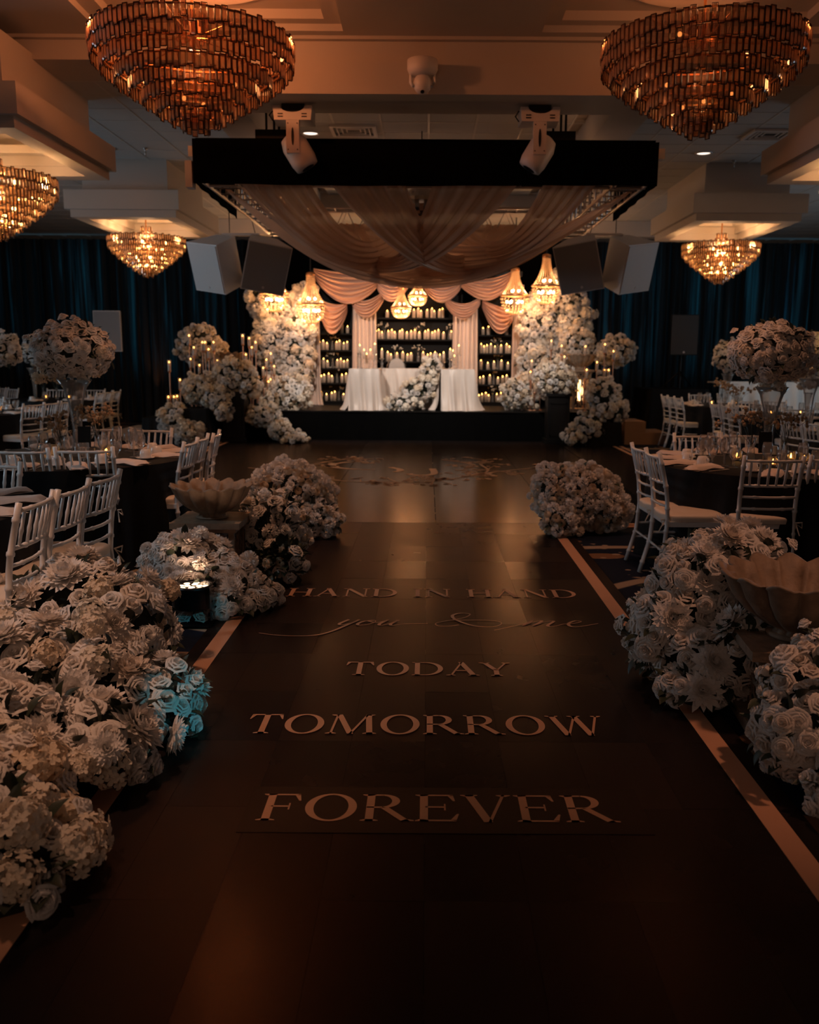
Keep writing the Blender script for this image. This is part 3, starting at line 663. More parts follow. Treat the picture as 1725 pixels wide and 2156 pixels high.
# foreground, left of the aisle
arrangement('floral_arrangement', 'large ivory floral mound at the left aisle edge with cyan-lit roses', [
    ((-1.62, 3.95, .30), (.36, .34, .30)), ((-1.40, 3.80, .28), (.23, .26, .26)), ((-1.75, 3.45, .22), (.42, .34, .24)), ((-1.40, 3.40, .18), (.28, .32, .20)), ((-1.12, 3.45, .12), (.17, .22, .14)), ((-1.22, 3.05, .13), (.22, .22, .15)), ((-1.6, 2.95, .20), (.36, .30, .20))],
    'rrddhdr', .056, 285, 40, 11, gap=.64)
arrangement('floral_arrangement', 'nearest low mound of dim hydrangeas in the lower left corner', [
    ((-1.50, 2.55, .12), (.34, .30, .20)), ((-1.28, 2.42, .08), (.22, .24, .15)), ((-1.22, 2.28, .05), (.18, .14, .10))], 'hhhrhr', .055, 150, 16, 12, gap=.64)
arrangement('floral_arrangement', 'white floral mound around the left stone urn by the black uplight', [
    ((-1.52, 5.45, .20), (.26, .26, .24)), ((-1.28, 5.35, .14), (.22, .22, .19)), ((-1.20, 5.15, .07), (.18, .14, .11)), ((-1.05, 5.3, .07), (.12, .16, .11)), ((-1.42, 5.15, .10), (.17, .13, .15))], 'rrdmr', .050, 180, 24, 13, gap=.66)
arrangement('floral_arrangement', 'cream roses behind the left stone urn with dark leaves', [
    ((-1.12, 6.25, .30), (.24, .22, .28)), ((-1.00, 5.95, .14), (.14, .16, .14))], 'rrmbr', .050, 100, 40, 14, gap=.68)
arrangement('floral_arrangement', 'round dome of peach carnations at the far left aisle end', [
    ((-1.22, 7.75, .30), (.36, .30, .30)), ((-.98, 7.5, .14), (.22, .18, .15))], 'mmmmb', .050, 220, 14, 15, gap=.62)
arrangement('floral_arrangement', 'round dome of carnations and button roses at the far right aisle end', [
    ((1.38, 7.85, .31), (.36, .28, .28)), ((1.15, 7.8, .38), (.16, .16, .18)), ((1.18, 7.6, .14), (.14, .15, .14)), ((1.6, 7.8, .2), (.2, .2, .2))], 'mmmmb', .050, 230, 14, 16, gap=.62)
# foreground, right of the aisle
arrangement('floral_arrangement', 'tall mound of pale dahlias and roses left of the right stone urn', [
    ((1.36, 4.15, .42), (.26, .24, .28)), ((1.58, 4.35, .48), (.24, .18, .20)), ((1.18, 4.10, .24), (.18, .22, .22)), ((1.30, 3.90, .16), (.20, .20, .16)), ((1.22, 3.78, .08), (.14, .14, .09)), ((1.42, 3.75, .22), (.14, .12, .18))], 'rddrdr', .056, 240, 40, 17, gap=.64)
arrangement('floral_arrangement', 'nearest mound of cream roses in front of the right stone urn', [
    ((1.62, 3.15, .32), (.32, .20, .22)), ((1.42, 3.05, .20), (.20, .18, .18)), ((1.55, 2.80, .10), (.22, .18, .15)), ((1.85, 3.0, .3), (.3, .25, .25))], 'rrrrdr', .050, 240, 30, 18, gap=.66)

# ================================================================ URNS
def urn(name, label, loc, R, H, group):
    t = thing(name, label, 'urn', loc, 0, group); n = 14
    def fn(r, z, a):
        lobe = abs(math.cos(n * a / 2)); k = .83 + .17 * lobe ** .55; q = z / H
        return r * (1 - (1 - k) * min(1, q * 2.2 + .25)), z + (H * .05 * math.cos(n * a) * max(0, (q - .8) / .2))
    b = MB(); b.lathe([(.30*R, 0), (.34*R, .06*H), (.30*R, .12*H), (.46*R, .22*H), (.70*R, .42*H), (.88*R, .68*H), (.98*R, .93*H), (1.03*R, .97*H), (1.02*R, 1.0*H), (.96*R, .99*H), (.84*R, .70*H), (.62*R, .40*H), (.2*R, .3*H)], 112, fn=fn); b.build('bowl', M_stone, t, True)
    b = MB(); b.lathe([(.34*R, 0), (.40*R, .01*H), (.40*R, .05*H), (.33*R, .07*H)], 24); b.build('foot', M_stone, t, True)
    return t
def fret_pedestal(label, loc, w, h, group, rz=0, m=None, lit=False):
    m = m or M_stone; t = thing('stone_pedestal', label, 'pedestal', loc, rz, group)
    b = MB(); b.box((0, 0, h - .02), (w * 1.28, w * 1.28, .04)); b.build('top_plate', m, t)
    b = MB(); b.box((0, 0, h - .055), (w * 1.1, w * 1.1, .03)); b.build('neck', m, t)
    b = MB(); b.box((0, 0, .025), (w * 1.2, w * 1.2, .05)); b.build('base', m, t)
    for i in range(4):
        a = i * PI / 2; b = MB(); p = Matrix.Rotation(a, 3, 'Z') @ V((w/2 - .018, w/2 - .018, 0)); b.box((p.x, p.y, h/2 - .01), (.036, .036, h - .1)); b.build('corner_post', m, t)
        b = MB(); Rm = Matrix.Rotation(a, 3, 'Z')
        def pl(pts, r): b.tube([Rm @ V((x, -w/2 + .015, z)) for x, z in pts], r, 5)
        z0, z1 = .06, h - .08; hh = z1 - z0; ww = w/2 - .03
        for s in (-1, 1):
            pl([(s*ww*.5 + ww*.42*math.cos(k*PI/6), z0 + hh*.27 + hh*.24*math.sin(k*PI/6)) for k in range(13)], .008)
            pl([(s*ww*.5 + ww*.42*math.cos(k*PI/6), z0 + hh*.74 + hh*.24*math.sin(k*PI/6)) for k in range(13)], .008)
            pl([(s*ww*.5 + ww*.2*math.sin(k), z0 + hh*k/12) for k in range(13)], .007)
        pl([(0, z0), (0, z1)], .009)
        b.build('fretwork', m, t, True)
    if lit:
        b = MB(); b.box((0, 0, h/2), (w*.25, w*.25, h*.5)); b.build('lamp_core', emit('pedestal_lamp', (1, .55, .22), 5), t)
    return t
fret_pedestal('stone fretwork pedestal under the left aisle urn', (-1.46, 5.9, .01), .36, .455, 'fretwork pedestals')
urn('stone_urn', 'scalloped stone bowl on pedestal left of the aisle', (-1.46, 5.9, .466), .275, .225, 'scalloped stone urns')
fret_pedestal('stone fretwork pedestal under the right aisle urn', (1.60, 3.62, .01), .40, .375, 'fretwork pedestals', -.1)
urn('stone_urn', 'scalloped stone bowl at the right edge between flower mounds', (1.60, 3.62, .386), .34, .275, 'scalloped stone urns')

# ================================================================ UPLIGHT by the aisle
t = thing('uplight', 'black round uplight glowing in a clear stand between left flowers', 'light', (-1.36, 4.98, .012))
b = MB(); b.lathe([(.11, .09), (.115, .10), (.115, .20), (.118, .205), (.118, .225), (.10, .225), (.098, .215)], 36, fn=lambda r, z, a: (r * (1 + .02 * math.cos(18 * a)) if .1 <= z <= .2 else r, z), cap=False); b.build('housing', M_bgloss, t, True)
b = MB(); b.lathe([(.001, .212), (.098, .212)], 24, cap=False); b.build('led_plate', M_bpaint, t)
lm = MB(); lm.lathe([(.001, .004), (.015, .003), (.019, 0)], 10, cap=False); lm = lm.mesh('led_lens', M_led)
for k in range(12):
    r, a = (.035, k * PI / 2) if k < 4 else (.072, k * PI / 4); obj('led_lens', lm, t, (r * math.cos(a), r * math.sin(a), .2135))
b = MB(); b.ring((-.125, .125, -.125, .125), (-.121, .121, -.121, .121), 0, .235); b.build('clear_box', M_acryl, t)
b = MB(); b.box((0, 0, .003), (.25, .25, .006)); b.build('box_base', M_bpaint, t)
lamp('uplight_beam', 'SPOT', (-1.36, 4.98, .245), 9, (1.0, .62, .42), .05, (-1.45, 5.35, .6), spot_size=1.5, spot_blend=.6)
for k, (dx, dy) in enumerate(((-.05, -.04), (.05, -.05))):
    o = obj('rose', ROSE[k], None, (-1.36 + dx, 4.98 + dy, .055), (.5, 0, k), .042); tag(o, 'white rose inside the clear uplight stand, %s of the two' % ('left', 'right')[k], 'rose', 'roses in the uplight stand')

# ================================================================ CHANDELIERS
def crystal_mesh(w, h, cm):
    b = MB(); b.ring((-w/2, w/2, 0, h), (-w/2 + .0052, w/2 - .0052, .0052, h - .0052), -.005, .005, 0)
    i = w/2 - .006; x = i * .55; zt = .010
    b.add([(-i, .006, 0), (i, .006, 0), (i, h - .006, 0), (-i, h - .006, 0), (-x, .018, zt), (x, .018, zt), (x, h - .018, zt), (-x, h - .018, zt)], [(0, 1, 5, 4), (1, 2, 6, 5), (2, 3, 7, 6), (3, 0, 4, 7), (4, 5, 6, 7), (3, 2, 1, 0)], 1)
    b.v = [(vx, -vz, vy - h) for vx, vy, vz in b.v]     # hangs down from its top edge, face outward (-y)
    return b.mesh('crystal', [M_frame, cm])
def chandelier(label, loc, R, H, zanchor, near=True, power=20, color=WARM, nb=18, seed=0, lampz=None):
    r_ = random.Random(seed); cx, cy, z0 = loc; t = thing('crystal_chandelier', label, 'chandelier', (cx, cy, z0), 0, 'tiered crystal chandeliers')
    tiers = [(1.0, 1.0), (.99, .86), (.90, .74), (.77, .62), (.64, .52), (.51, .42), (.38, .32), (.25, .23), (.13, .15)]
    ch = H * .165; cw = R * .057; cm = crystal_mesh(cw, ch, M_cryN if near else M_cryF); items = []
    for i, (rf, zf) in enumerate(tiers):
        n = max(7, int(2 * PI * R * rf / (cw * 1.06)))
        for k in range(n):
            a = 2 * PI * (k + .5 * (i % 2)) / n; dz = (-.35, .0, .32)[(k + i) % 3] * ch * .35 + r_.uniform(-.05, .05) * ch
            items.append((R * rf * math.cos(a), R * rf * math.sin(a), H * zf + dz, a))
    for rf, zf in ((.16, 1.16), (.13, 1.28)):
        n = 10
        for k in range(n): a = 2 * PI * k / n; items.append((R * rf * math.cos(a), R * rf * math.sin(a), H * zf, a))
    # nearest to the viewer first: those singly, the rest as one part
    items.sort(key=lambda q: (q[0] * cx + q[1] * cy) / math.hypot(cx, cy) + .0)
    if near:
        for x, y, z, a in items[:300]: obj('crystal', cm, t, (x, y, z), (0, 0, a + PI / 2))
        rest = items[300:]
    else: rest = items
    b = MB()
    for x, y, z, a in rest:
        ca, sa = math.cos(a + PI / 2), math.sin(a + PI / 2)
        for f in cm.polygons: b.m.append(f.material_index); b.f.append(tuple(len(b.v) + i for i in f.vertices))
        b.v += [(x + q.co.x * ca - q.co.y * sa, y + q.co.x * sa + q.co.y * ca, z + q.co.z) for q in cm.vertices]
    o = b.build('crystal_tiers', [M_frame, M_cryN if near else M_cryF], t); o['kind'] = 'stuff'
    for rf, zf in tiers:
        b = MB(); rr = R * rf - .008; b.lathe([(rr, H*zf), (rr - .012, H*zf), (rr - .012, H*zf - .012), (rr, H*zf - .012), (rr, H*zf)], 40, cap=False); b.build('tier_ring', M_gold, t)
    for k in range(8):
        a = k * PI / 4; b = MB(); b.tube([(.03*math.cos(a), .03*math.sin(a), H*1.02), (R*.98*math.cos(a), R*.98*math.sin(a), H*.98)], .006, 5); b.tube([(R*.95*math.cos(a), R*.95*math.sin(a), H*.98), (R*.15*math.cos(a), R*.15*math.sin(a), H*.14)], .004, 4); b.build('arm', M_gold, t)
    b = MB(); b.tube([(0, 0, H*.1), (0, 0, zanchor - z0 - .05)], .012, 8); b.build('stem', M_gold, t)
    b = MB(); b.lathe([(.012, zanchor - z0 - .12), (.05, zanchor - z0 - .05), (.07, zanchor - z0 - .01), (.07, zanchor - z0)], 16); b.build('canopy', M_gold, t, True)
    bm_ = MB(); bm_.sphere((0, 0, 0), R * (.022 if near else .036), 8, 6); bm_ = bm_.mesh('bulb', M_bulb if not near else M_bulbn, True)
    for k in range(nb):
        i = k % 4; rf = (.88, .72, .5, .28)[i]; a = 2 * PI * k / nb * (1.0) + i * .3
        obj('bulb', bm_, t, (R*rf*math.cos(a), R*rf*math.sin(a), H * (.80, .62, .45, .28)[i]))
    lamp('chandelier_light', 'POINT', (cx, cy, lampz if lampz else z0 + H * 1.02), power, color, .06)
    if near: lamp('chandelier_inner_light', 'POINT', (cx, cy, z0 + H * .66), 2.2, WARM, .06)
    return t
M_bulbn = emit('dim_bulb', (1.0, .42, .14), 3)
chandelier('large dark amber crystal chandelier at the upper left', (-1.87, 7.5, 3.33), .79, .68, 4.59, True, 48, AMBER, 12, 1, 4.28)
chandelier('large dim crystal chandelier at the upper right', (2.17, 7.5, 3.33), .79, .68, 4.59, True, 12, AMBER, 12, 2, 4.28)
chandelier('bright gold chandelier cut by the left picture edge', (-4.28, 9.1, 2.68), .575, .60, 3.92, False, 62, WARM, 32, 3)
chandelier('bright gold chandelier cut by the right picture edge', (4.5, 9.1, 2.70), .575, .60, 3.92, False, 58, WARM, 32, 4)
chandelier('far bright chandelier under the left rear coffer', (-4.32, 14.0, 2.75), .575, .58, 3.92, False, 66, WARM, 36, 5)
chandelier('far bright chandelier under the right rear coffer', (4.5, 14.0, 2.70), .575, .58, 3.92, False, 66, WARM, 36, 6)

# ================================================================ DOME CAMERA
t = thing('dome_camera', 'white pan-tilt security camera on the cross beam', 'camera', at(890, 135, 8.6))
b = MB(); b.lathe([(.10, .04), (.14, .03), (.14, -.05), (.12, -.09), (.10, -.10)], 24); b.build('collar', M_white_plastic, t, True)
b = MB(); b.sphere((0, 0, -.17), .085, 18, 12, 0, (1, 1, 1.05)); b.build('dome', M_white_plastic, t, True)
for s in (-1, 1): b = MB(); b.tube([(s*.105, 0, -.08), (s*.108, -.02, -.16), (s*.085, -.03, -.20)], .016, 6); b.build('yoke', M_spk, t, True)
b = MB(); b.lathe([(.03, 0), (.03, .012)], 16, (0, 0, 0)); o = b.build('lens', M_bgloss, t, loc=(0, -.045, -.245), rot=(PI/2 + 1.05, 0, 0), scale=.6)

# ================================================================ TRUSS, DRAPES, MOVING HEADS, SPEAKERS
TY0, TY1 = 9.4, 13.4; XL, XR, ZB, ZT = -2.36, 2.30, 3.30, 3.71
t = thing('lighting_truss', 'square aluminium lighting truss skirted in black, hung above the dance floor', 'truss', (0, TY0, ZB))
def truss_bar(a, c, nm):
    a, c = V(a), V(c); d = (c - a); L = d.length; d.normalize(); s = V((0, 0, 1)).cross(d).normalized(); b = MB()
    for i in (-1, 1):
        for j in (0, 1): b.tube([a + s*i*.17 + V((0, 0, .03 + j*.34)), c + s*i*.17 + V((0, 0, .03 + j*.34))], .02, 6)
    n = int(L / .33)
    for k in range(n):
        p = a + d * L * k / n; q = a + d * L * (k + 1) / n
        for i in (-1, 1): b.tube([p + s*i*.17 + V((0, 0, .03)), (p + q)/2 + s*i*.17 + V((0, 0, .37)), q + s*i*.17 + V((0, 0, .03))], .009, 4)
        for j in (0, 1): b.tube([p - s*.17 + V((0, 0, .03 + .34*j)), p + s*.17 + V((0, 0, .03 + .34*j))], .009, 4)
    b.build(nm, M_alu, t)
D_ = TY1 - TY0
truss_bar((XL, .2, 0), (XR, .2, 0), 'front_bar'); truss_bar((XL, D_, 0), (XR, D_, 0), 'back_bar')
truss_bar((XL + .2, .2, 0), (XL + .2, D_, 0), 'side_bar'); truss_bar((XR - .2, .2, 0), (XR - .2, D_, 0), 'side_bar')
def sk(s, q): return (XL - .03 + (XR - XL + .06) * s, -.02 + .012 * math.sin(40 * s) * (1 - q), -.02 + (.43 + .008 * math.sin(9 * s)) * q - .012 * math.sin(5 * s) * (1 - q) - .015 * s)
b = MB(); b.grid(sk, 60, 4); o = b.build('front_skirt', M_black, t)
for x, nm in ((XL - .03, 0), (XR + .03, 1)):
    b = MB(); b.grid(lambda s, q: (x + .01 * math.sin(30 * s), .0 + 2.1 * s, -.01 + .42 * q - .05 * s * (1 - q)), 24, 3); b.build('side_skirt', M_black, t)
b = MB(); b.box(((XL + XR) / 2, .18, .415), (XR - XL, .36, .01)); b.build('top_skirt', M_black, t)
for x in (-1.62, 1.35):
    b = MB()
    for dx in (-.06, .02, .07): b.tube([(x + dx, .25, .40), (x + dx, .25, ZC - ZB)], .013, 6)
    b.box((x, .25, .47), (.32, .2, .14)); b.build('chain_hoist', M_bpaint, t)
for x, zz in ((XL - .02, .30), (XR + .05, .30), (XL - .06, .08)):
    b = MB(); b.box((x - .03 if x < 0 else x + .02, .1, zz), (.07, .14, .10 if zz > .2 else .26)); b.build('side_fixture', M_white_plastic, t)

def swag(name, label, A0, A1, B0, B1, s0, s1, pleats=5, amp=.032, m=None, grp='canopy drapes', ns=44, nt=42, seed=0):
    A0, A1, B0, B1 = V(A0), V(A1), V(B0), V(B1); r_ = random.Random(seed); ph = r_.uniform(0, 6); ph2 = r_.uniform(0, 6)
    dirn = ((B0 + B1) - (A0 + A1)).normalized(); side = V((0, 0, 1)).cross(dirn).normalized()
    def f(s, q):
        a = A0.lerp(A1, q); c = B0.lerp(B1, q); sag = s0 + (s1 - s0) * q; p = a.lerp(c, s)
        k = 4 * s * (1 - s); p = p + V((0, 0, -sag * k))
        rip = math.sin(2*PI*pleats*q + ph + 1.1*math.sin(3*s + ph2)) * .7 + math.sin(2*PI*pleats*1.9*q + ph2 + 2*s) * .4
        return p + (side * .45 + V((0, 0, .75))) * rip * amp * (.5 + .5 * k)
    b = MB(); b.grid(f, ns, nt); o = b.build(name, m or M_sheer, None, True)
    return tag(o, label, 'drape', grp)
zf, zb = 3.36, 3.45; F_, Bk = TY0 + .12, TY1 - .1
SW = [
 ('left front voile swag gathered wide on the truss front bar', (-1.98, F_, zf), (-1.25, F_, zf), (.15, Bk, zb), (-.5, Bk, zb), .74, .40),
 ('centre-left voile swag crossing from the truss front bar', (-1.05, F_, zf), (-.26, F_, zf), (1.7, Bk, zb), (.85, Bk, zb), .84, .60),
 ('centre-right voile swag crossing from the truss front bar', (.95, F_, zf), (.06, F_, zf), (-1.8, Bk, zb), (-.95, Bk, zb), .82, .62),
 ('right front voile swag near the truss corner', (1.78, F_, zf), (1.22, F_, zf), (-.1, Bk, zb), (.6, Bk, zb), .70, .42),
 ('voile swag hung from the right truss side bar', (2.25, 10.0, zf + .02), (2.25, 10.7, zf + .05), (-1.3, Bk, zb), (-.7, Bk, zb), .74, .42),
 ('voile swag hung from the left truss side bar', (-2.25, 9.9, zf + .02), (-2.25, 10.6, zf + .05), (1.3, Bk, zb), (.7, Bk, zb), .95, .60),
 ('lowest voile swag sweeping across toward the right', (-2.2, 12.2, zb), (-2.2, 12.9, zb), (2.2, 10.9, zb), (2.2, 11.7, zb), 1.02, .78),
 ('voile swag low on the left over the stage valance', (-2.2, 11.0, zb), (-2.2, 11.8, zb), (2.2, 12.6, zb), (2.2, 13.2, zb), .98, .72),
 ('rear voile swag along the truss back bar', (-2.1, Bk, zb), (-2.1, Bk - .5, zb), (.6, Bk, zb), (.6, Bk - .5, zb), .80, .60)]
for i, (lb_, *q) in enumerate(SW): swag('canopy_drape', lb_, *q, seed=i)
t = thing('mirror_ball', 'mirror ball hanging behind the canopy drapes', 'mirror ball', at(888, 425, 11.3))
b = MB(); b.sphere((0, 0, 0), .20, 22, 14); b.build('mirror_facets', mat('mirror_tiles', (.6, .55, .5), .12, metal=1), t)
b = MB(); b.tube([(0, 0, .2), (0, 0, ZC - at(888, 425, 11.3).z)], .008, 6); b.build('hanger', M_bpaint, t)

def moving_head(label, u, tilt, grp='moving head lights'):
    p = at(u, 213, 9.12); p.z = 3.955; t = thing('moving_head', label, 'stage light', p, 0, grp)
    b = MB(); b.box((0, 0, -.03), (.22, .16, .06)); b.build('clamp', M_bpaint, t)
    b = MB(); P = [(-.19, -.16), (.19, -.16), (.19, -.03), (.15, -.03)] + [(.12 * math.cos(a), -.03 - .06 * math.sin(a)) for a in [k * PI / 8 for k in range(9)]] + [(-.15, -.03), (-.19, -.03)]
    n = len(P); vs = [(x * (1.0 if z > -.1 else .93), -.13, z) for x, z in P] + [(x, .13, z) for x, z in P]
    b.add(vs, [tuple(range(n))[::-1], tuple(range(n, 2*n))] + [(i, (i+1) % n, n+(i+1) % n, n+i) for i in range(n)]); b.build('base', M_white_plastic, t)
    for s in (-1, 1):
        for k in range(2): b = MB(); b.box((s * .115, -.132, -.105 - .025 * k), (.05, .006, .010)); b.build('vent_slot', M_bpaint, t)
    b = MB(); b.box((0, -.09, -.31), (.125, .07, .30)); o = b.build('yoke_arm', M_white_plastic, t)
    b = MB(); b.lathe([(.012, 0), (.012, .004)], 12, (0, 0, 0)); o2 = b.build('badge', M_bpaint, o, loc=(0, -.126, -.31), rot=(PI/2, 0, 0), scale=(1.1, 7, 1))
    for sx in (-1, 1):
        for sz in (-.19, -.43): b = MB(); b.lathe([(.006, 0), (.006, .003)], 8); b.build('screw', M_bpaint, o, loc=(sx*.045, -.127, sz), rot=(PI/2, 0, 0))
    b = MB(); b.lathe([(.07, -.20), (.115, -.19), (.13, -.12), (.13, .05), (.10, .13), (.055, .15)], 20); o = b.build('head', M_white_plastic, t, True, loc=(.02, .02, -.40), rot=(0, tilt, 0))
    b = MB(); b.lathe([(.001, -.201), (.065, -.201)], 18, cap=False); b.build('head_lens', M_bgloss, o)
    b = MB(); b.tube([(-.10, .05, -.02), (-.20, 0, -.04), (-.235, -.05, -.10), (-.20, -.06, -.15)], .007, 5); b.build('cable', M_bpaint, t, True)
moving_head('white moving head light left of centre under the beam', 619, -.55); moving_head('white moving head light right of centre under the beam', 1136, .55)

def speaker_pair(label, u, s, lab2):
    c = at(u, 556, 12.4); t = thing('flown_speaker', label, 'speaker', c, 0, 'flown white speaker arrays')
    for k, (dx, yaw, nm) in enumerate(((-s * .31, -s * .62, 'outer'), (s * .30, s * .42, 'inner'))):
        w_, d_, h_ = .60, .45, .66
        b = MB(); P = [(-w_/2, -d_/2), (w_/2, -d_/2), (w_*.30, d_/2), (-w_*.30, d_/2)]
        b.poly(P, -h_/2, h_/2); o = b.build('cabinet', M_spk, t, loc=(dx, 0, 0), rot=(.34, s * .14, yaw * 1.0))
        b = MB(); b.box((0, -d_/2 - .006, 0), (w_ - .03, .012, h_ - .03)); b.build('grille', M_litgrille if k == 0 else M_grille, o)  # outer grille paler: the light on that face is put into its colour
        b = MB(); b.lathe([(.018, 0), (.018, .004)], 12); b.build('logo_badge', M_white_plastic, o, loc=(0, -d_/2 - .012, -h_/2 + .07), rot=(PI/2, 0, 0))
    b = MB(); b.box((0, .02, .39), (.5, .06, .03)); b.build('rigging_bar', M_white_plastic, t)
    b = MB(); b.tube([(-s*.15, .02, .40), (-s*.15, .02, ZC - c.z)], .006, 5); b.tube([(s*.2, .02, .40), (-s*.05, .02, ZC - c.z)], .006, 5); b.build('cable', M_bpaint, t)
speaker_pair('pair of white speakers flown left of the stage', 508, 1, 0); speaker_pair('pair of white speakers flown right of the stage', 1272, -1, 0)

# ================================================================ STAGE
SZ = .55
t = thing('stage_platform', 'low stage with black pleated skirt', 'stage', (-.4, 16.5, 0))
b = MB(); b.span((-4.0, .02, .04), (4.0, 3.4, SZ)); b.build('platform', M_bpaint, t)
b = MB(); b.grid(lambda s, q: (-4.02 + 8.04 * s, -.005 + .012 * math.sin(160 * s) * (1 - q) + .01 * math.sin(37 * s), .005 + (SZ - .01) * q), 320, 3); b.build('skirt', M_black, t, True)
b = MB(); b.span((-4.03, -.02, SZ - .02), (4.03, .03, SZ + .003)); b.build('nosing', M_shelf, t)
def steps(name, label, loc, m, s):
    t = thing(name, label, 'steps', loc, 0)
    b = MB(); b.span((0, 0, 0), (s * .42, .9, .22)); b.build('lower_step', m, t)
    b = MB(); b.span((0, 0, .222), (-s * .38, .9, .42)); b.build('upper_step', m, t)
    b = MB(); b.span((0, 0, 0), (-s * .38, .9, .22)); b.build('riser_block', m, t)
steps('stage_steps', 'tan carpeted steps at the right end of the stage', (3.98, 16.0, 0), M_brown, 1)
steps('stage_steps', 'pale steps at the left end of the stage behind chairs', (-5.2, 16.2, 0), M_white_plastic, -1)

# black pedestals and draped blocks in front of the stage
def pedestal(label, x, y, w, h):
    t = thing('black_pedestal', label, 'pedestal', (x, y, .012), 0, 'black panelled pedestals')
    b = MB(); b.box((0, 0, h/2), (w, w, h)); b.build('shaft', M_bpaint, t)
    b = MB(); b.box((0, 0, .04), (w*1.16, w*1.16, .08)); b.build('base_molding', M_bpaint, t)
    b = MB(); b.box((0, 0, h), (w*1.14, w*1.14, .05)); b.build('cap_molding', M_bpaint, t)
    b = MB(); P = V((-w/2 + .05, -w/2 - .006, .13))
    for a, c in (((-w/2+.05, .14), (w/2-.05, .16)), ((-w/2+.05, h-.16), (w/2-.05, h-.14)), ((-w/2+.05, .14), (-w/2+.07, h-.14)), ((w/2-.07, .14), (w/2-.05, h-.14))): b.span((a[0], -w/2 - .012, a[1]), (c[0], -w/2 + .001, c[1]))
    b.build('panel_frame', M_bpaint, t)
pedestal('black panelled pedestal left of the stage front', -3.50, 16.15, .40, .88); pedestal('black panelled pedestal right of the stage front', 2.38, 16.15, .40, .88)
def block(label, x0, x1, y0, y1, h):
    t = tag(obj('draped_block', None, None, ((x0+x1)/2, (y0+y1)/2, .012)), label, 'draped block')
    def f(s, q):
        a = s * 2 * PI; k = max(abs(math.cos(a)), abs(math.sin(a))); fl = (1 + .05 * (1 - q) * math.sin(9 * a) + .10 * (1 - q))
        return ((x1-x0)/2 * math.cos(a)/k * fl, (y1-y0)/2 * math.sin(a)/k * fl, h * q)
    b = MB(); b.grid(f, 80, 4); b.build('cloth_sides', M_blackcloth, t, True)
    b = MB(); b.span((-(x1-x0)/2, -(y1-y0)/2, h - .01), ((x1-x0)/2, (y1-y0)/2, h)); b.build('cloth_top', M_blackcloth, t)
block('black draped block with flowers left of the stage', -4.55, -3.85, 15.5, 16.2, .62)
block('low black draped block with candlesticks at far left', -5.05, -4.62, 15.6, 16.2, .45)
block('black draped block under the cascade right of the stage', 2.75, 3.45, 15.6, 16.2, .42)

# ---- bookcases with candles
YS = 18.85
def bookcase(label, x0, x1, z1, rows):
    t = thing('bookcase', label, 'bookcase', ((x0+x1)/2, YS, SZ), 0, 'dark candle bookcases'); w_ = x1 - x0; h = z1 - SZ
    for s in (-1, 1): b = MB(); b.box((s * (w_/2 - .015), 0, h/2), (.03, .32, h)); b.build('side_panel', M_shelf, t)
    b = MB(); b.box((0, .155, h/2), (w_, .02, h)); b.build('back_panel', M_shelf, t)
    for z in [SZ + .03] + rows + [z1 - .015]: b = MB(); b.box((0, 0, z - SZ - .015), (w_ - .06, .31, .03)); b.build('shelf', M_shelf, t)
def vz(v): return at(880, v, YS - .05).z
LR = [vz(703), vz(738), vz(776), vz(807), vz(845)]; CR = [vz(669.5), vz(714.5), vz(761)]; RR = [vz(704.5), vz(743), vz(777.5), vz(808.5), vz(845.5)]
pl = at(670, 800, YS).x; pr = at(745, 800, YS).x
bookcase('left narrow dark bookcase lined with candles', pl - .1, pr + .12, 3.0, LR)
bookcase('wide central dark bookcase lined with candles', at(788, 700, YS).x - .15, at(958, 700, YS).x + .15, 3.2, CR)
bookcase('right narrow dark bookcase lined with candles', at(1005, 800, YS).x - .12, at(1085, 800, YS).x + .1, 3.0, RR)
def candle_meshes(r, h):
    b = MB(); b.lathe([(r, 0), (r, h*.97), (r*.92, h), (r*.5, h*.985), (r*.2, h*.97)], 12); c = b.mesh('wax', M_candle, True)
    b = MB(); b.lathe([(.002, 0), (r*.30, h*.03 + .012), (r*.22, .018), (.001, .034)], 8, (0, 0, 0)); f = b.mesh('flame', M_flame, True); return c, f, h
CM = [candle_meshes(.036, h) for h in (.13, .155, .18)]
def candle(x, y, z, label, grp, k, r=1):
    c, f, h = CM[k]; t = thing('pillar_candle', label, 'candle', (x, y, z), 0, grp); obj('wax', c, t, scale=(r, r, 1)); obj('flame', f, t, (0, 0, h * .985)); return t
ROWS = [
 ('central bookcase top candle shelf', CR[0], [632, 833, 865, 885, 932, 968, 985, 1025, 1047]),
 ('central bookcase middle candle shelf', CR[1], [550, 568, 592, 641, 667, 689, 727, 745, 780, 813, 840, 873, 918, 940, 971, 991, 1017, 1056, 1115]),
 ('central bookcase lowest candle shelf', CR[2], [635, 660, 706, 750, 785, 812, 903, 937, 960, 993, 1030]),
 ('left bookcase top candle shelf', LR[0], [290, 335]), ('left bookcase second candle shelf', LR[1], [123, 150, 177, 252, 272, 305, 330]),
 ('left bookcase third candle shelf', LR[2], [118, 151, 178, 255, 280, 305, 330]), ('left bookcase fourth candle shelf', LR[3], [131, 154, 187, 213, 288, 320]),
 ('left bookcase bottom candle shelf', LR[4], [128, 170, 208, 233, 298]),
 ('right bookcase top candle shelf', RR[0], [1353, 1393, 1530]), ('right bookcase second candle shelf', RR[1], [1341, 1362, 1385, 1413, 1445, 1490, 1533, 1553]),
 ('right bookcase third candle shelf', RR[2], [1341, 1393, 1440, 1495, 1546]), ('right bookcase fourth candle shelf', RR[3], [1336, 1360, 1410, 1472, 1508, 1537]),
 ('right bookcase bottom candle shelf', RR[4], [1330, 1352, 1382, 1403, 1466, 1497])]
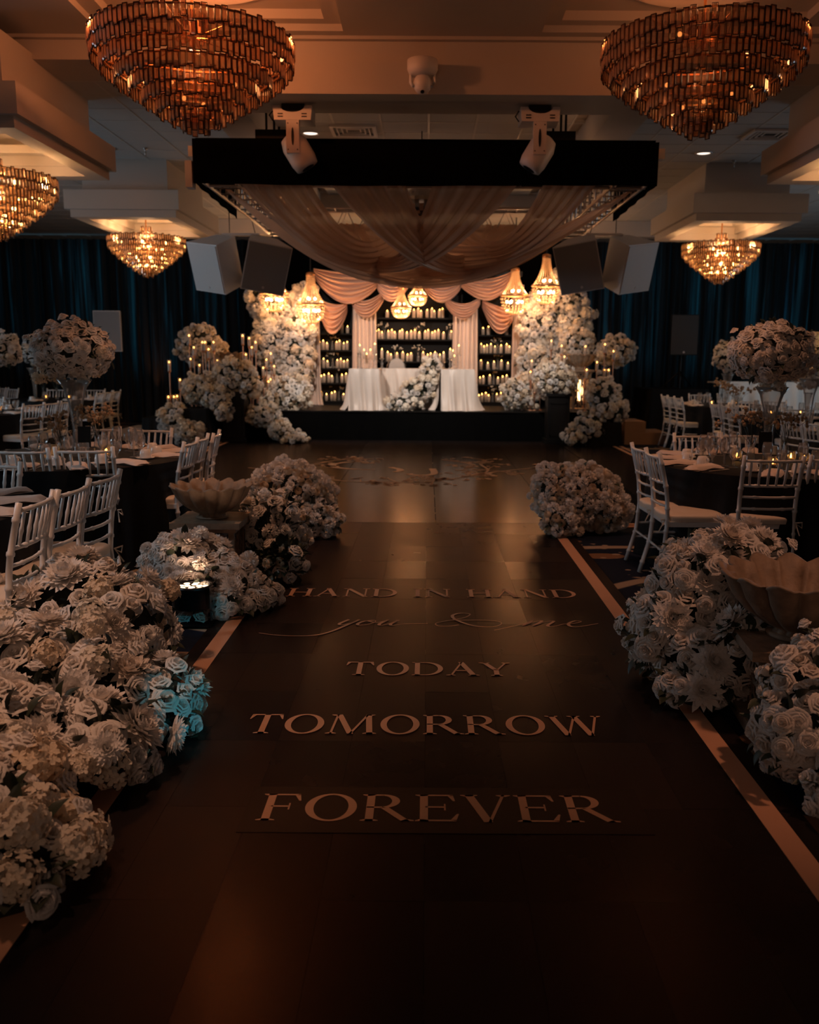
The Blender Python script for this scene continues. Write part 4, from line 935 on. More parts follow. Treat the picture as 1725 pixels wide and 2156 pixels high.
for nm, z, xs in ROWS:
    for i, cx in enumerate(xs):
        p = at(640 + cx / 3.594, 740, YS); candle(p.x, YS - .03 - .04 * (i % 2), z, 'lit ivory pillar candle on the ' + nm, 'candles on the ' + nm, (i * 7 + len(xs)) % 3)
# bud vases between the candles
bv = MB(); bv.lathe([(.028, 0), (.032, .03), (.026, .10), (.014, .15), (.018, .19)], 12, cap=False); bv = bv.mesh('glass', M_glass, True)
def sprig(parent, z, s, n, seed, m=None):
    r_ = random.Random(seed); b = MB(); q = MB()
    for k in range(n):
        e = V((r_.gauss(0, .5), r_.gauss(0, .5), r_.uniform(.5, 1.2))) * s; b.tube([(0, 0, z - .06), (e.x*.4, e.y*.4, z + e.z*.5), (e.x, e.y, z + e.z)], .0018, 3)
        for m_ in range(5): q.sphere((e.x + r_.gauss(0, .12)*s, e.y + r_.gauss(0, .12)*s, z + e.z + r_.gauss(0, .1)*s), s * r_.uniform(.05, .10), 5, 4)
    b.build('stems', M_leaf, parent); o = q.build('blossoms', m or M_pet2, parent); o['kind'] = 'stuff'
VS = [('central middle shelf, left vase', CR[1], 613), ('central middle shelf, centre vase', CR[1], 880), ('central middle shelf, right vase', CR[1], 1100), ('central lowest shelf, left vase', CR[2], 690), ('central lowest shelf, right vase', CR[2], 866),
 ('left bookcase second shelf', LR[1], 217), ('left bookcase third shelf', LR[2], 218), ('left bookcase fourth shelf', LR[3], 250), ('left bookcase bottom shelf', LR[4], 262),
 ('right bookcase second shelf', RR[1], 1466), ('right bookcase third shelf', RR[2], 1470), ('right bookcase fourth shelf', RR[3], 1440), ('right bookcase bottom shelf', RR[4], 1435)]
for i, (nm, z, cx) in enumerate(VS):
    t = thing('bud_vase', 'small flower bud vase on %s' % nm, 'vase', (at(640 + cx/3.594, 740, YS).x, YS - .02, z), 0, 'bud vases on bookcases'); obj('glass', bv, t); sprig(t, .18, .13, 6, i)

# ---- column drapes, valance swags, tails
def column(label, u0, u1, v0, v1, y, puddle=0):
    a = at(u0, v0, y); c = at(u1, v0, y); z0 = SZ + .01
    def f(s, q):
        k = 1 + .12 * (1 - q) + (puddle * (1 - q) ** 14)
        xm = (a.x + c.x) / 2; x = xm + (a.x + (c.x - a.x) * s - xm) * k
        return (x, y + .05 * math.sin(s * 2 * PI * 6) + .02 * math.sin(s * 31) - puddle * .3 * (1 - q) ** 14, z0 + (a.z - z0) * q)
    b = MB(); b.grid(f, 70, 16); tag(b.build('column_drape', M_drapec, None, True), label, 'drape', 'stage column drapes')
column('pale pleated column drape left of the central bookcase', 743, 792, 640, 860, 18.6); column('pale pleated column drape right of the central bookcase', 955, 1006, 640, 860, 18.6)
column('narrow drape puddling left of the left bookcase', 648, 672, 620, 860, 18.55, .6); column('narrow drape right of the right bookcase', 1082, 1104, 600, 860, 18.55)
def vswag(label, u0, v0, u1, v1, ulow, vtop, vlow, y=18.45, pl=7, seed=0):
    A = at(u0, v0, y); B = at(u1, v1, y); Lt = at(ulow, vtop, y); Lb = at(ulow, vlow, y)
    sk_ = (Lb.x - A.x) / (B.x - A.x) if B.x != A.x else .5; r_ = random.Random(seed); ph = r_.uniform(0, 6)
    mz = A.z + (B.z - A.z) * sk_
    def f(s, q):
        k = (math.sin(PI * (s ** (math.log(.5) / math.log(max(.1, min(.9, sk_)))))) ) ** .8
        top = (mz - Lt.z); low = (mz - Lb.z); z = A.z + (B.z - A.z) * s - (top + (low - top) * q) * k
        x = A.x + (B.x - A.x) * s
        gat = .5 + .5 * k
        yy = y - .14 * abs(math.sin(PI*pl*(q + .05*math.sin(3*s + ph)) + ph)) * gat - .10 * k * math.sin(PI * q) - .018 * math.sin(2*PI*pl*1.7*q + s*4 + ph)
        return (x, yy, z - (1 - k) * q * .16)
    b = MB(); b.grid(f, 40, 110); tag(b.build('valance_swag', M_drape, None, True), label, 'drape', 'stage valance swags')
def c8(x, y): return 640 + x / 3.594, 540 + y / 3.594
for i, (lb_, a, c, lo, vt, vl, dy) in enumerate((
  ('left tail swag beside the left bookcase', (105, 300), (330, 350), 215, 360, 590, .05), ('right tail swag beside the right bookcase', (1350, 330), (1590, 400), 1470, 380, 585, .05),
  ('lower left valance swag over the left column', (365, 300), (612, 250), 485, 330, 468, .02), ('lower right valance swag over the right column', (1070, 300), (1335, 300), 1200, 360, 478, .02),
  ('centre-left valance swag behind the basket chandeliers', (545, 150), (800, 160), 660, 190, 345, 0), ('centre-right valance swag above the central bookcase', (905, 165), (1190, 180), 1040, 215, 352, 0),
  ('large left valance swag', (75, 90), (560, 160), 320, 130, 360, -.05), ('large right valance swag', (1190, 170), (1580, 110), 1400, 170, 335, -.05))):
    u0, v0 = c8(*a); u1, v1 = c8(*c); vswag(lb_, u0, v0, u1, v1, c8(lo, 0)[0], c8(0, vt)[1], c8(0, vl)[1], 18.42 + dy, 6, i)
b = MB(); b.span((at(655, 575, 18.7).x, 18.65, 3.20), (at(1100, 575, 18.7).x, 18.75, 3.30)); tag(b.build('valance_rail', M_bpaint), 'dark rail carrying the blush valance above the bookcases', 'rail')

# ---- basket chandeliers
def basket(label, u, vtop, vrim, vbot, du, y, power, longtop=True):
    c = at(u, vrim, y); R = du / 2 / FPX * y; zt = at(u, vtop, y).z - c.z; zb_ = at(u, vbot, y).z - c.z
    t = thing('basket_chandelier', label, 'chandelier', c, 0, 'crystal basket chandeliers')
    b = MB(); n = 20
    def bead(p, r): b.add([p + V(d) * r for d in ((1,0,0), (-1,0,0), (0,1,0), (0,-1,0), (0,0,1), (0,0,-1))], [(0,2,4),(2,1,4),(1,3,4),(3,0,4),(2,0,5),(1,2,5),(3,1,5),(0,3,5)])
    for k in range(n):
        a = 2*PI*k/n
        m_ = 16
        for j in range(m_ + 1):
            q = j / m_; r = R * .28 + (R - R*.28) * q ** 2.2; bead(V((r*math.cos(a), r*math.sin(a), zt * (1 - q))), R * .05)
        for j in range(9):
            q = j / 8; an = q * PI / 2; bead(V((R*1.02*math.cos(an)**.7*math.cos(a + .1), R*1.02*math.cos(an)**.7*math.sin(a + .1), zb_ * math.sin(an))), R * .075)
    o = b.build('bead_strands', M_bead, t); o['kind'] = 'stuff'
    b = MB(); b.lathe([(R*1.04, .012), (R*1.06, 0), (R*1.04, -.02), (R*.99, -.02), (R*.99, .012), (R*1.04, .012)], 28, cap=False); b.build('rim_band', M_gold, t, True)
    b = MB(); b.lathe([(R*.30, zt - .03), (R*.33, zt), (R*.30, zt + .03), (.02, zt + .05)], 16); b.build('crown', M_gold, t, True)
    b = MB(); b.tube([(0, 0, zt + .04), (0, 0, ZC - c.z)], .012, 6); b.build('hanging_rod', M_bpaint, t)
    b = MB(); b.sphere((0, 0, 0), R*.10, 8, 6); me = b.mesh('bulb', M_bulbs, True)
    for k in range(6): a = k*PI/3; obj('bulb', me, t, (R*.55*math.cos(a), R*.55*math.sin(a), zb_*.35))
    for k in range(3): a = k*PI*2/3; obj('bulb', me, t, (R*.3*math.cos(a), R*.3*math.sin(a), zt*.18))
    lamp('basket_light', 'POINT', (c.x, c.y, c.z + zb_*.4), power, (1, .52, .24), .05)
basket('basket chandelier at far left under the white speakers', 577, 560, 617, 656, 58, 17.3, 26)
basket('tall basket chandelier at the left end of the valance', 655, 578, 640, 680, 58, 17.6, 30)
basket('basket chandelier low in front of the central bookcase', 845, 606, 647, 670, 40, 17.9, 16); basket('basket chandelier high at the centre of the valance', 880, 590, 622, 644, 38, 17.9, 18)
basket('tall basket chandelier at the right end of the valance', 1084, 568, 622, 661, 56, 17.6, 24); basket('basket chandelier at far right before the flower column', 1150, 540, 602, 640, 56, 17.3, 22)

# ---- sweetheart table: two wings and a recessed centre under one satin
TT = .77
def cloth_table(label, x0, x1, y0, y1, seed, nm='sweetheart_table'):
    cx, cy = (x0+x1)/2, (y0+y1)/2; t = thing(nm, label, 'table', (cx, cy, SZ + .004), 0, 'satin draped sweetheart tables')
    hx, hy = (x1-x0)/2, (y1-y0)/2; r_ = random.Random(seed); ph = r_.uniform(0, 6)
    def f(s, q):
        P = 2*(2*hx + 2*hy); d = s * P
        if d < 2*hx: p = V((-hx + d, -hy)); nrm = V((0, -1))
        elif d < 2*hx + 2*hy: p = V((hx, -hy + d - 2*hx)); nrm = V((1, 0))
        elif d < 4*hx + 2*hy: p = V((hx - (d - 2*hx - 2*hy), hy)); nrm = V((0, 1))
        else: p = V((-hx, hy - (d - 4*hx - 2*hy))); nrm = V((-1, 0))
        g = (1 - q); w_ = .042 * math.sin(d*31 + ph + 2.2*q) + .034 * math.sin(d*17 + ph*2 - 1.5*q) + .018 * math.sin(d * 57 + 3*q)
        p = p + nrm * (g ** .7 * (.05 + w_) + .10 * g ** 6) 
        return (p.x, p.y, TT * q)
    b = MB(); b.grid(f, 360, 12); b.build('cloth_skirt', M_satin, t, True)
    b = MB(); b.span((-hx, -hy, TT - .012), (hx, hy, TT + .002)); b.build('cloth_top', M_satin, t)
xa, xb = at(737, 866, 16.9).x, at(800, 866, 16.9).x; xc, xd = at(928, 866, 16.9).x, at(997, 866, 16.9).x
cloth_table('left wing of the satin sweetheart table', xa, xb, 16.75, 17.75, 1); cloth_table('right wing of the satin sweetheart table', xc, xd, 16.75, 17.75, 2)
cloth_table('recessed centre of the satin sweetheart table', xb + .02, xc - .02, 17.3, 17.95, 3)
TZ = SZ + TT + .008
# two clear chairs behind it
for u, lb_ in ((835, 'left'), (916, 'right')):
    t = thing('acrylic_chair', 'clear round-back chair behind the sweetheart table, %s one' % lb_, 'chair', (at(u, 780, 18.25).x, 18.25, SZ), 0, 'clear chairs')
    b = MB(); b.tube([(.19*math.cos(a), .18, .78 + .22*math.sin(a)) for a in [k*PI/12 for k in range(25)]], .018, 6); b.build('back_hoop', M_acryl, t, True)
    b = MB(); b.sphere((0, .18, .78), .17, 16, 8, 0, (1, .1, 1.15)); b.build('back_panel', M_grille, t, True)
    b = MB(); b.lathe([(.2, .44), (.21, .46), (.2, .48)], 20); b.build('seat', M_acryl, t, True)
    for sx in (-1, 1):
        for sy in (-1, 1): b = MB(); b.tube([(sx*.16, sy*.15, .44), (sx*.18, sy*.18, 0)], .015, 6); b.build('leg', M_acryl, t, True)
# crystal candlesticks on the wings
cs = MB(); cs.lathe([(.05, 0), (.05, .012), (.02, .03), (.015, .09), (.028, .12), (.014, .15), (.014, .21), (.045, .24), (.05, .25)], 12); cs = cs.mesh('stick', M_glass, True)
tc_ = MB(); tc_.lathe([(.026, 0), (.026, .155), (.012, .16)], 10); tc_ = tc_.mesh('wax', M_candle, True); fl_ = CM[0][1]
for i, (cx, cy) in enumerate(((423, 665), (456, 700), (476, 730), (504, 700), (537, 655), (543, 710), (591, 695), (1058, 720), (1108, 695), (1128, 705), (1139, 745), (1173, 668))):
    u, v = c8(cx, cy); y = 17.0 + .12 * (i % 4); p = at(u, v, y); hgt = p.z - TZ - .03
    t = thing('crystal_candlestick', 'crystal candlestick with lit candle on the %s table wing' % ('left' if i < 7 else 'right'), 'candlestick', (p.x, y, TZ), 0, 'crystal candlesticks on the %s wing' % ('left' if i < 7 else 'right'))
    obj('stick', cs, t, scale=(1, 1, max(.2, (hgt - .16) / .25))); obj('wax', tc_, t, (0, 0, max(.05, hgt - .16))); obj('flame', fl_, t, (0, 0, hgt))
hm = MB(); hm.lathe([(.04, 0), (.04, .30), (.036, .30), (.036, .01)], 14, cap=False); hm = hm.mesh('glass_sleeve', M_glass, True)
p = at(757, 770, 16.95); t = thing('hurricane_glass', 'tall bright glass sleeve candle at the front left of the sweetheart table', 'candle holder', (p.x, 16.95, TZ)); obj('glass_sleeve', hm, t); obj('wax', tc_, t, (0, 0, .02))

# ---- far flowers
def lump(u, v, y, du, dv, ry=.3): c = at(u, v, y); return (c, (du/2/FPX*y, ry, dv/2/FPX*y))
arrangement('flower_column', 'tall column of white flowers left of the stage set', [lump(570, 640, 18.1, 75, 90), lump(620, 700, 18.1, 70, 90), lump(570, 710, 18.1, 60, 110), lump(625, 770, 18.1, 70, 110), lump(600, 820, 18.0, 80, 80), lump(545, 620, 18.2, 40, 40), lump(640, 640, 18.2, 40, 70)], 'mmhhrm', .088, 295, 20, 21, 'flower columns', gap=.60, zmin=None, core=.85, base=(-3.1, 18.1, SZ))
arrangement('flower_column', 'tall column of white flowers right of the stage set', [lump(1190, 620, 18.1, 80, 90), lump(1140, 680, 18.1, 75, 110), lump(1205, 690, 18.1, 70, 110), lump(1125, 760, 18.1, 60, 110), lump(1180, 760, 18.1, 70, 80), lump(1110, 820, 18.0, 40, 60)], 'mmhhrm', .088, 295, 26, 22, 'flower columns', gap=.60, zmin=None, core=.85, base=(2.4, 18.1, SZ))
FAR = [
 ('white flower cloud high on the left above the gold candlesticks', [lump(418, 725, 17.2, 85, 70), lump(450, 745, 17.2, 50, 45)]),
 ('white flower mound on the left black pedestal', [lump(495, 795, 16.2, 85, 70), lump(525, 815, 16.2, 40, 40)]),
 ('white flower spill between the left candlesticks and black pedestal', [lump(420, 822, 16.0, 60, 55), lump(455, 838, 15.9, 50, 45), lump(470, 862, 15.8, 22, 36)]),
 ('golden-lit flower mound at the left front corner of the stage', [lump(612, 830, 16.85, 80, 75), lump(595, 845, 16.8, 70, 50)]),
 ('white flower cascade over the far left draped block', [lump(368, 885, 15.6, 50, 60), lump(400, 912, 15.5, 60, 50)]),
 ('white flower trail running from left stage corner to the floor', [lump(555, 875, 16.2, 60, 40), lump(590, 905, 16.1, 36, 40), lump(618, 926, 15.9, 50, 18)]),
 ('white flowers behind the right stone urn on stage', [lump(1215, 725, 17.6, 60, 60)]),
 ('white flower cloud high on the far right of the stage', [lump(1295, 740, 17.4, 75, 55)]),
 ('white flower mound on the right black pedestal', [lump(1165, 800, 16.2, 75, 70), lump(1190, 805, 16.2, 30, 50)]),
 ('white flower mound low beside the right bookcase', [lump(1088, 833, 17.0, 58, 55)]),
 ('white flower cascade pouring down the right side of the stage', [lump(1270, 830, 16.0, 60, 70), lump(1285, 865, 15.9, 70, 60), lump(1245, 895, 15.8, 60, 50), lump(1210, 920, 15.7, 44, 36)]),
 ('flower garland across the front of the sweetheart table', [lump(905, 800, 17.15, 46, 70), lump(875, 825, 17.05, 56, 50), lump(845, 850, 16.8, 60, 34), lump(910, 770, 17.3, 40, 26)])]
for i, (lb_, L_) in enumerate(FAR):
    c0 = L_[0][0]; arrangement('flower_mound', lb_, L_, 'mmhhrb', .062, 130, 8, 40 + i, None, gap=.74, zmin=.02, core=.82)
# stage urns
fret_pedestal('stone pedestal under the left stage urn', (at(483, 800, 17.2).x, 17.2, SZ), .34, at(483, 772, 17.2).z - SZ - .002, 'fretwork pedestals')
urn('stone_urn', 'scalloped stone bowl among the left stage candlesticks', (at(483, 800, 17.2).x, 17.2, at(483, 772, 17.2).z), .32, .27, 'scalloped stone urns')
fret_pedestal('glowing fretwork pedestal under the right stage urn', (at(1223, 800, 17.0).x, 17.0, SZ), .34, at(1223, 778, 17.0).z - SZ - .002, 'fretwork pedestals', 0, None, True)
urn('stone_urn', 'scalloped stone bowl on the glowing pedestal right of the stage', (at(1223, 800, 17.0).x, 17.0, at(1223, 778, 17.0).z), .29, .28, 'scalloped stone urns')
# tall gold candlesticks
gs = MB(); gs.lathe([(.05, 0), (.05, .01), (.012, .02)], 12); gs = gs.mesh('base', M_goldpole, True)
rod = MB(); rod.lathe([(.011, 0), (.011, 1)], 8); rod = rod.mesh('rod', M_goldpole)
cup = MB(); cup.lathe([(.011, -.03), (.032, 0), (.032, .012)], 10); cup = cup.mesh('cup', M_goldpole, True)
slv = MB(); slv.lathe([(.033, 0), (.033, .19)], 10, cap=False); slv = slv.mesh('glass_sleeve', M_glass, True)
wx = MB(); wx.lathe([(.026, 0), (.026, .14), (.01, .145)], 8); wx = wx.mesh('wax', M_candle, True)
def stick(u, v, y, zb_, label, grp):
    p = at(u, v, y); t = thing('gold_candlestick', label, 'candlestick', (p.x, y, zb_), 0, grp); h = max(.05, p.z - zb_ - .20)
    obj('base', gs, t); obj('rod', rod, t, scale=(1, 1, h)); obj('cup', cup, t, (0, 0, h)); obj('wax', wx, t, (0, 0, h + .01)); obj('flame', fl_, t, (0, 0, h + .15)); obj('glass_sleeve', slv, t, (0, 0, h + .012))
for x, y in ((945, 400), (1125, 490), (1160, 490), (1275, 490), (1010, 560), (1208, 585), (965, 715), (1085, 800), (1328, 740)): stick(250 + x/6.389, 640 + y/6.389, 16.7, SZ + .003, 'rose gold candlestick in cluster left of the left stage urn', 'left outer candlesticks')
for x, y in ((677, 755), (668, 1225), (742, 1222), (785, 1215), (823, 995)): stick(250 + x/6.389, 640 + y/6.389, 15.9, .464, 'rose gold candlestick standing on the far left draped block', 'far left block candlesticks')
for x, y in ((843, 200), (908, 225), (970, 265), (933, 315), (875, 385), (1120, 375), (1077, 435), (1152, 500), (1045, 515), (992, 650), (1117, 630), (1098, 650)): stick(330 + x/4.662, 660 + y/4.662, 16.95, SZ + .003, 'rose gold candlestick in front of the left flower column', 'left column candlesticks')
for x, y in ((1040, 600), (1115, 635), (1288, 640), (1135, 715), (1080, 750), (1040, 765), (897, 745), (888, 825), (962, 825), (920, 915)): stick(860 + x/3.45, 540 + y/3.45, 16.9, SZ + .003, 'rose gold candlestick in front of the right flower column', 'right column candlesticks')
for x, y in ((1430, 625), (1492, 675), (1372, 755), (1297, 810), (1425, 810), (1456, 812)): stick(860 + x/3.45, 540 + y/3.45, 16.75, SZ + .003, 'rose gold candlestick at the far right end of the stage', 'far right candlesticks')

for x_, lb_ in ((-6.1, 'small amber uplight at the foot of the left back curtain'), (4.3, 'small amber uplight at the foot of the right back curtain')):
    t = thing('curtain_uplight', lb_, 'light', (x_, 20.35, 0)); b = MB(); b.lathe([(.06, 0), (.06, .10), (.07, .12), (.05, .12), (.05, .11)], 14); b.build('housing', M_bpaint, t, True)
    b = MB(); b.lathe([(.001, .113), (.05, .113)], 14, cap=False); b.build('lens', M_led, t)
    lamp('curtain_uplight_beam', 'SPOT', (x_, 20.35, .14), 30, (1.0, .34, .12), .03, (x_ - .25, 20.72, 1.6), spot_size=.5, spot_blend=.9)
# ---- speakers on stands
def pa(label, u, v0, v1, y, w_, m, front, ztable):
    a = at(u, v0, y); c = at(u, v1, y); h = a.z - c.z; t = thing('stand_speaker', label, 'speaker', (a.x, y, 0), 0)
    b = MB(); b.poly([(-w_/2, -.17), (w_/2, -.17), (w_*.32, .18), (-w_*.32, .18)], c.z, a.z); o = b.build('cabinet', m, t)
    b = MB(); b.box((0, -.176, (a.z + c.z)/2), (w_ - .03, .012, h - .03)); b.build('grille', front, o)
    b = MB(); b.lathe([(.02, 0), (.02, .004)], 10); b.build('logo_badge', M_white_plastic, o, loc=(0, -.183, c.z + .06), rot=(PI/2, 0, 0))
    b = MB(); b.tube([(0, 0, ztable), (0, 0, c.z)], .02, 8); b.build('pole', M_bpaint, t)
    for k in range(3): an = k*2.09 + .5; b = MB(); b.tube([(0, 0, ztable + .35), (.35*math.cos(an), .35*math.sin(an), ztable + .02)], .014, 6); b.build('leg', M_bpaint, t)
pa('grey stand speaker before the left back curtains', 230, 655, 740, 18.6, .56, M_spk, mat('pale_grille', (.35, .34, .34), .5, noise=.08, nscale=200), 0.0)
pa('black stand speaker before the right back curtains', 1439, 663, 748, 18.2, .56, M_bpaint, mat('dark_grille', (.05, .045, .042), .5, noise=.1, nscale=200), .95)
block('black cloth table under the right stand speaker', 4.4, 5.6, 17.6, 18.8, .94)

# ================================================================ CHAIRS
def make_chair():
    t = thing('chiavari_chair', '', 'chair', (0, 0, 0), 0, 'white chiavari chairs')
    def turned(path, r):                              # bamboo-turned pole: rings along its length
        P = []; R_ = []; L = [0]
        for i in range(1, len(path)): L.append(L[-1] + (V(path[i]) - V(path[i-1])).length)
        def pt(d):
            for i in range(1, len(path)):
                if d <= L[i] + 1e-9: return V(path[i-1]).lerp(V(path[i]), (d - L[i-1]) / (L[i] - L[i-1]))
            return V(path[-1])
        n = max(2, int(L[-1] / .14)); 
        for k in range(n):
            d0 = L[-1] * k / n; d1 = L[-1] * (k + 1) / n
            for q, rr in ((.0, 1.0), (.42, 1.0), (.46, 1.28), (.54, 1.28), (.58, 1.0)): P.append(pt(d0 + (d1 - d0) * q)); R_.append(r * rr)
        P.append(V(path[-1])); R_.append(r)
        return P, R_
    def bar(name, path, r, n=7): 
        b = MB(); P, R_ = turned(path, r); b.tube(P, R_, n); return b.build(name, M_chair, t, True)
    for s in (-1, 1):
        bar('back_post', [(s*.19, -.27, 0), (s*.187, -.20, .25), (s*.186, -.185, .46), (s*.188, -.20, .65), (s*.194, -.265, .92)], .0150)
        bar('leg', [(s*.20, .20, 0), (s*.192, .185, .42)], .0155)
        for z in (.30, .19): bar('stretcher', [(s*.19, -.20 - .02*(z < .25), z), (s*.196, .19, z)], .0085, 6)
        b = MB(); b.tube([(s*.195, .19, .31), (s*.193, .10, .42)], .007, 5); b.build('brace', M_chair, t)
    for z in (.32, .21): bar('stretcher', [(-.195, .19, z), (.195, .19, z)], .0085, 6)
    bar('stretcher', [(-.188, -.21, .24), (.188, -.21, .24)], .0085, 6)
    def yb(z): return -.20 - .065 * max(0, (z - .65) / .27) if z > .65 else -.185 - .015 * (z - .46) / .19
    for z, nm in ((.885, 'top_rail'), (.715, 'lower_rail'), (.635, 'rung'), (.555, 'rung')):
        bar(nm, [(-.19, yb(z), z), (-.1, yb(z) - .022, z), (0, yb(z) - .03, z), (.1, yb(z) - .022, z), (.19, yb(z), z)], .0105 if nm != 'rung' else .009, 6)
    for k in range(6):
        x = -.145 + .058 * k; o = .03 * (1 - (x / .19) ** 2); b = MB(); b.tube([(x*.96, yb(.715) - o, .715), (x, yb(.77) - o, .77), (x, yb(.79) - o, .79), (x, yb(.81) - o, .81), (x*1.02, yb(.885) - o, .885)], [.008, .0085, .011, .0085, .008], 6); b.build('spindle', M_chair, t, True)
    P = [(-.205, -.19), (.205, -.19), (.215, .20), (-.215, .20)]
    b = MB(); b.poly(P, .415, .45); b.build('seat_frame', M_chair, t)
    def rr_(s, q):
        a = s * 2*PI; c, d = math.cos(a), math.sin(a); k = (abs(c)**5 + abs(d)**5) ** (-.2); r = .212 * max(0, 1 - q ** 5) ** .3
        return (r * c * k, r * d * k + .005, .45 + .05 * math.sin(q * PI / 2))
    b = MB(); b.grid(rr_, 36, 8); b.build('seat_cushion', M_cush, t, True)
    b = MB(); b.tube([(.19, -.205, .46), (.225, -.24, .47), (.23, -.23, .43), (.195, -.21, .455), (.21, -.25, .38)], .005, 4); b.build('cushion_tie', M_cush, t)
    return t
CH = make_chair(); used = [False]
def chair(x, y, yaw, label, grp):
    a = math.radians(yaw); f = V((-math.sin(a), math.cos(a))); p = (x + .27 * f.x, y + .27 * f.y, .012 if False else 0.0)
    if not used[0]:
        used[0] = True; KIDS[CH.name] = [(c, []) for c in kids(CH)]; CH.location = p; CH.rotation_euler = (0, 0, a); CH['label'] = label; CH['group'] = grp; return
    dup(CH, p, a, label, grp)
g = 'white chiavari chairs'
for x, y, yw, lb_ in (
 (-1.76, 3.93, 92, 'nearest white chiavari chair at lower left beside the big flower mound'), (-1.745, 4.32, 90, 'middle of three white chiavari chairs at the nearest left table'), (-1.735, 4.72, 86, 'farthest of three white chiavari chairs at the nearest left table'),
 (-2.62, 5.24, 176, 'white chair across the nearest left table at the left edge'),
 (-2.80, 6.02, -2, 'white chair seen from behind at the left picture edge'), (-2.39, 6.10, 6, 'white chair seen from behind in front of the left tall vase'),
 (-2.45, 7.82, 172, 'white chair facing the camera behind the left tall-vase table'), (-2.95, 7.9, 182, 'white chair hidden behind the left tall vase'),
 (-1.80, 6.72, 90, 'nearest of three tan-lit chairs behind the left urn'), (-1.80, 7.09, 92, 'middle of three tan-lit chairs behind the left urn'), (-1.78, 7.47, 96, 'farthest of three tan-lit chairs behind the left urn'),
 (1.565, 6.50, -88, 'farther of two chairs at the aisle side of the right near table'), (1.57, 6.11, -90, 'nearer of two chairs at the aisle side of the right near table'),
 (2.30, 5.78, -2, 'white chair seen from behind above the right stone urn'), (2.76, 5.84, 4, 'white chair cut by the right edge at the right near table'),
 (2.33, 7.60, 182, 'left chair facing the camera behind the right near table'), (2.76, 7.66, 178, 'right chair facing the camera behind the right near table'),
 (4.21, 15.75, -90, 'farthest of three chairs in a row by the black speaker table'), (4.22, 15.35, -90, 'middle of three chairs in a row by the black speaker table'), (4.23, 14.95, -88, 'nearest of three chairs in a row by the black speaker table'),
 (5.04, 16.4, 180, 'bright white chair facing the camera at the far right table, left one'), (5.6, 16.5, 180, 'bright white chair facing the camera at the far right table, right one'),
 (4.22, 13.0, -90, 'far chair of the aisle row at the right middle table'), (4.24, 12.6, -92, 'centre chair of the aisle row at the right middle table'), (4.20, 12.2, -88, 'near chair of the aisle row at the right middle table'),
 (4.93, 11.68, 0, 'chair seen from behind at the right middle table'), (4.98, 13.9, 180, 'chair facing the camera behind the right middle table, left one'), (5.45, 13.9, 180, 'chair facing the camera behind the right middle table, right one'),
 (3.93, 9.50, -78, 'farther of two angled chairs right of the tall vase'), (4.02, 9.10, -66, 'nearer of two angled chairs right of the tall vase'), (4.60, 8.75, -10, 'chair seen from behind at the right picture edge beyond the vase'),
 (-5.22, 11.75, 72, 'nearest chair of three at the left middle table'), (-5.16, 12.15, 84, 'centre chair of three at the left middle table'), (-5.12, 12.55, 94, 'far chair of three at the left middle table'), (-6.0, 11.2, 5, 'chair seen from behind at the left middle table'),
 (-5.75, 15.62, 90, 'nearest chair of three at the left far table'), (-5.75, 16.0, 90, 'centre chair of three at the left far table'), (-5.73, 16.4, 90, 'far chair of three at the left far table'),
 (-7.07, 16.95, 180, 'bright chair facing the camera at the left far table, left one'), (-6.35, 16.95, 178, 'bright chair facing the camera at the left far table, right one'), (-8.0, 17.1, 150, 'chair angled at the far left beyond the flower ball'), (-8.35, 17.5, 140, 'chair at the far left edge by the curtains'),
 (-6.6, 13.4, 178, 'chair facing the camera behind the left middle table, right one'), (-7.1, 13.35, 182, 'chair facing the camera behind the left middle table, left one')): chair(x, y, yw, lb_, g)

# ================================================================ TABLES AND SETTINGS
gob = MB(); gob.lathe([(.034, 0), (.034, .004), (.008, .010), (.007, .05), (.02, .065), (.036, .09), (.040, .12), (.039, .15), (.037, .15), (.038, .12), (.033, .09), (.012, .072)], 16, cap=False); gob = gob.mesh('water_goblet', M_glass, True)
wine = MB(); wine.lathe([(.034, 0), (.034, .004), (.006, .010), (.005, .085), (.025, .10), (.036, .13), (.036, .17), (.031, .20), (.030, .20), (.034, .17), (.034, .13), (.02, .105)], 16, cap=False); wine = wine.mesh('wine_glass', M_glass, True)
cupm = MB(); cupm.lathe([(.044, 0), (.043, .03), (.034, .062), (.026, .066), (.001, .066)], 20, cap=False); cupm = cupm.mesh('cup_body', M_china, True)
hndl = MB(); hndl.tube([(.041, 0, .02), (.062, 0, .02), (.066, 0, .038), (.052, 0, .052), (.036, 0, .05)], .005, 6); hndl = hndl.mesh('cup_handle', M_china, True)
sau = MB(); sau.lathe([(.03, 0), (.05, .003), (.072, .012), (.074, .012), (.05, .001)], 24, cap=False); sau = sau.mesh('saucer', M_china, True)
def napmesh(seed):
    r_ = random.Random(seed); a, c = r_.uniform(0, 6), r_.uniform(0, 6); b = MB()
    def f(s, q): 
        x = (s - .5) * .13 * (1 + .12 * math.sin(q * 4 + a)); y = (q - .5) * .30; e = min(s, 1 - s, q, 1 - q)
        return (x, y + .012 * math.sin(s * 7 + c), .006 + .022 * min(1, e * 9) + .006 * math.sin(q * 9 + a) * math.sin(s * 5 + c))
    b.grid(f, 10, 18); b.add([(-.065, -.15, 0), (.065, -.15, 0), (.065, .15, 0), (-.065, .15, 0)], [(0, 3, 2, 1)]); return b.mesh('napkin', M_linen, True)
NAP = [napmesh(k) for k in range(4)]
vot = MB(); vot.lathe([(.03, 0), (.036, .02), (.038, .075), (.035, .075), (.033, .02), (.02, .008)], 14, cap=False); vot = vot.mesh('votive_glass', M_glass, True)
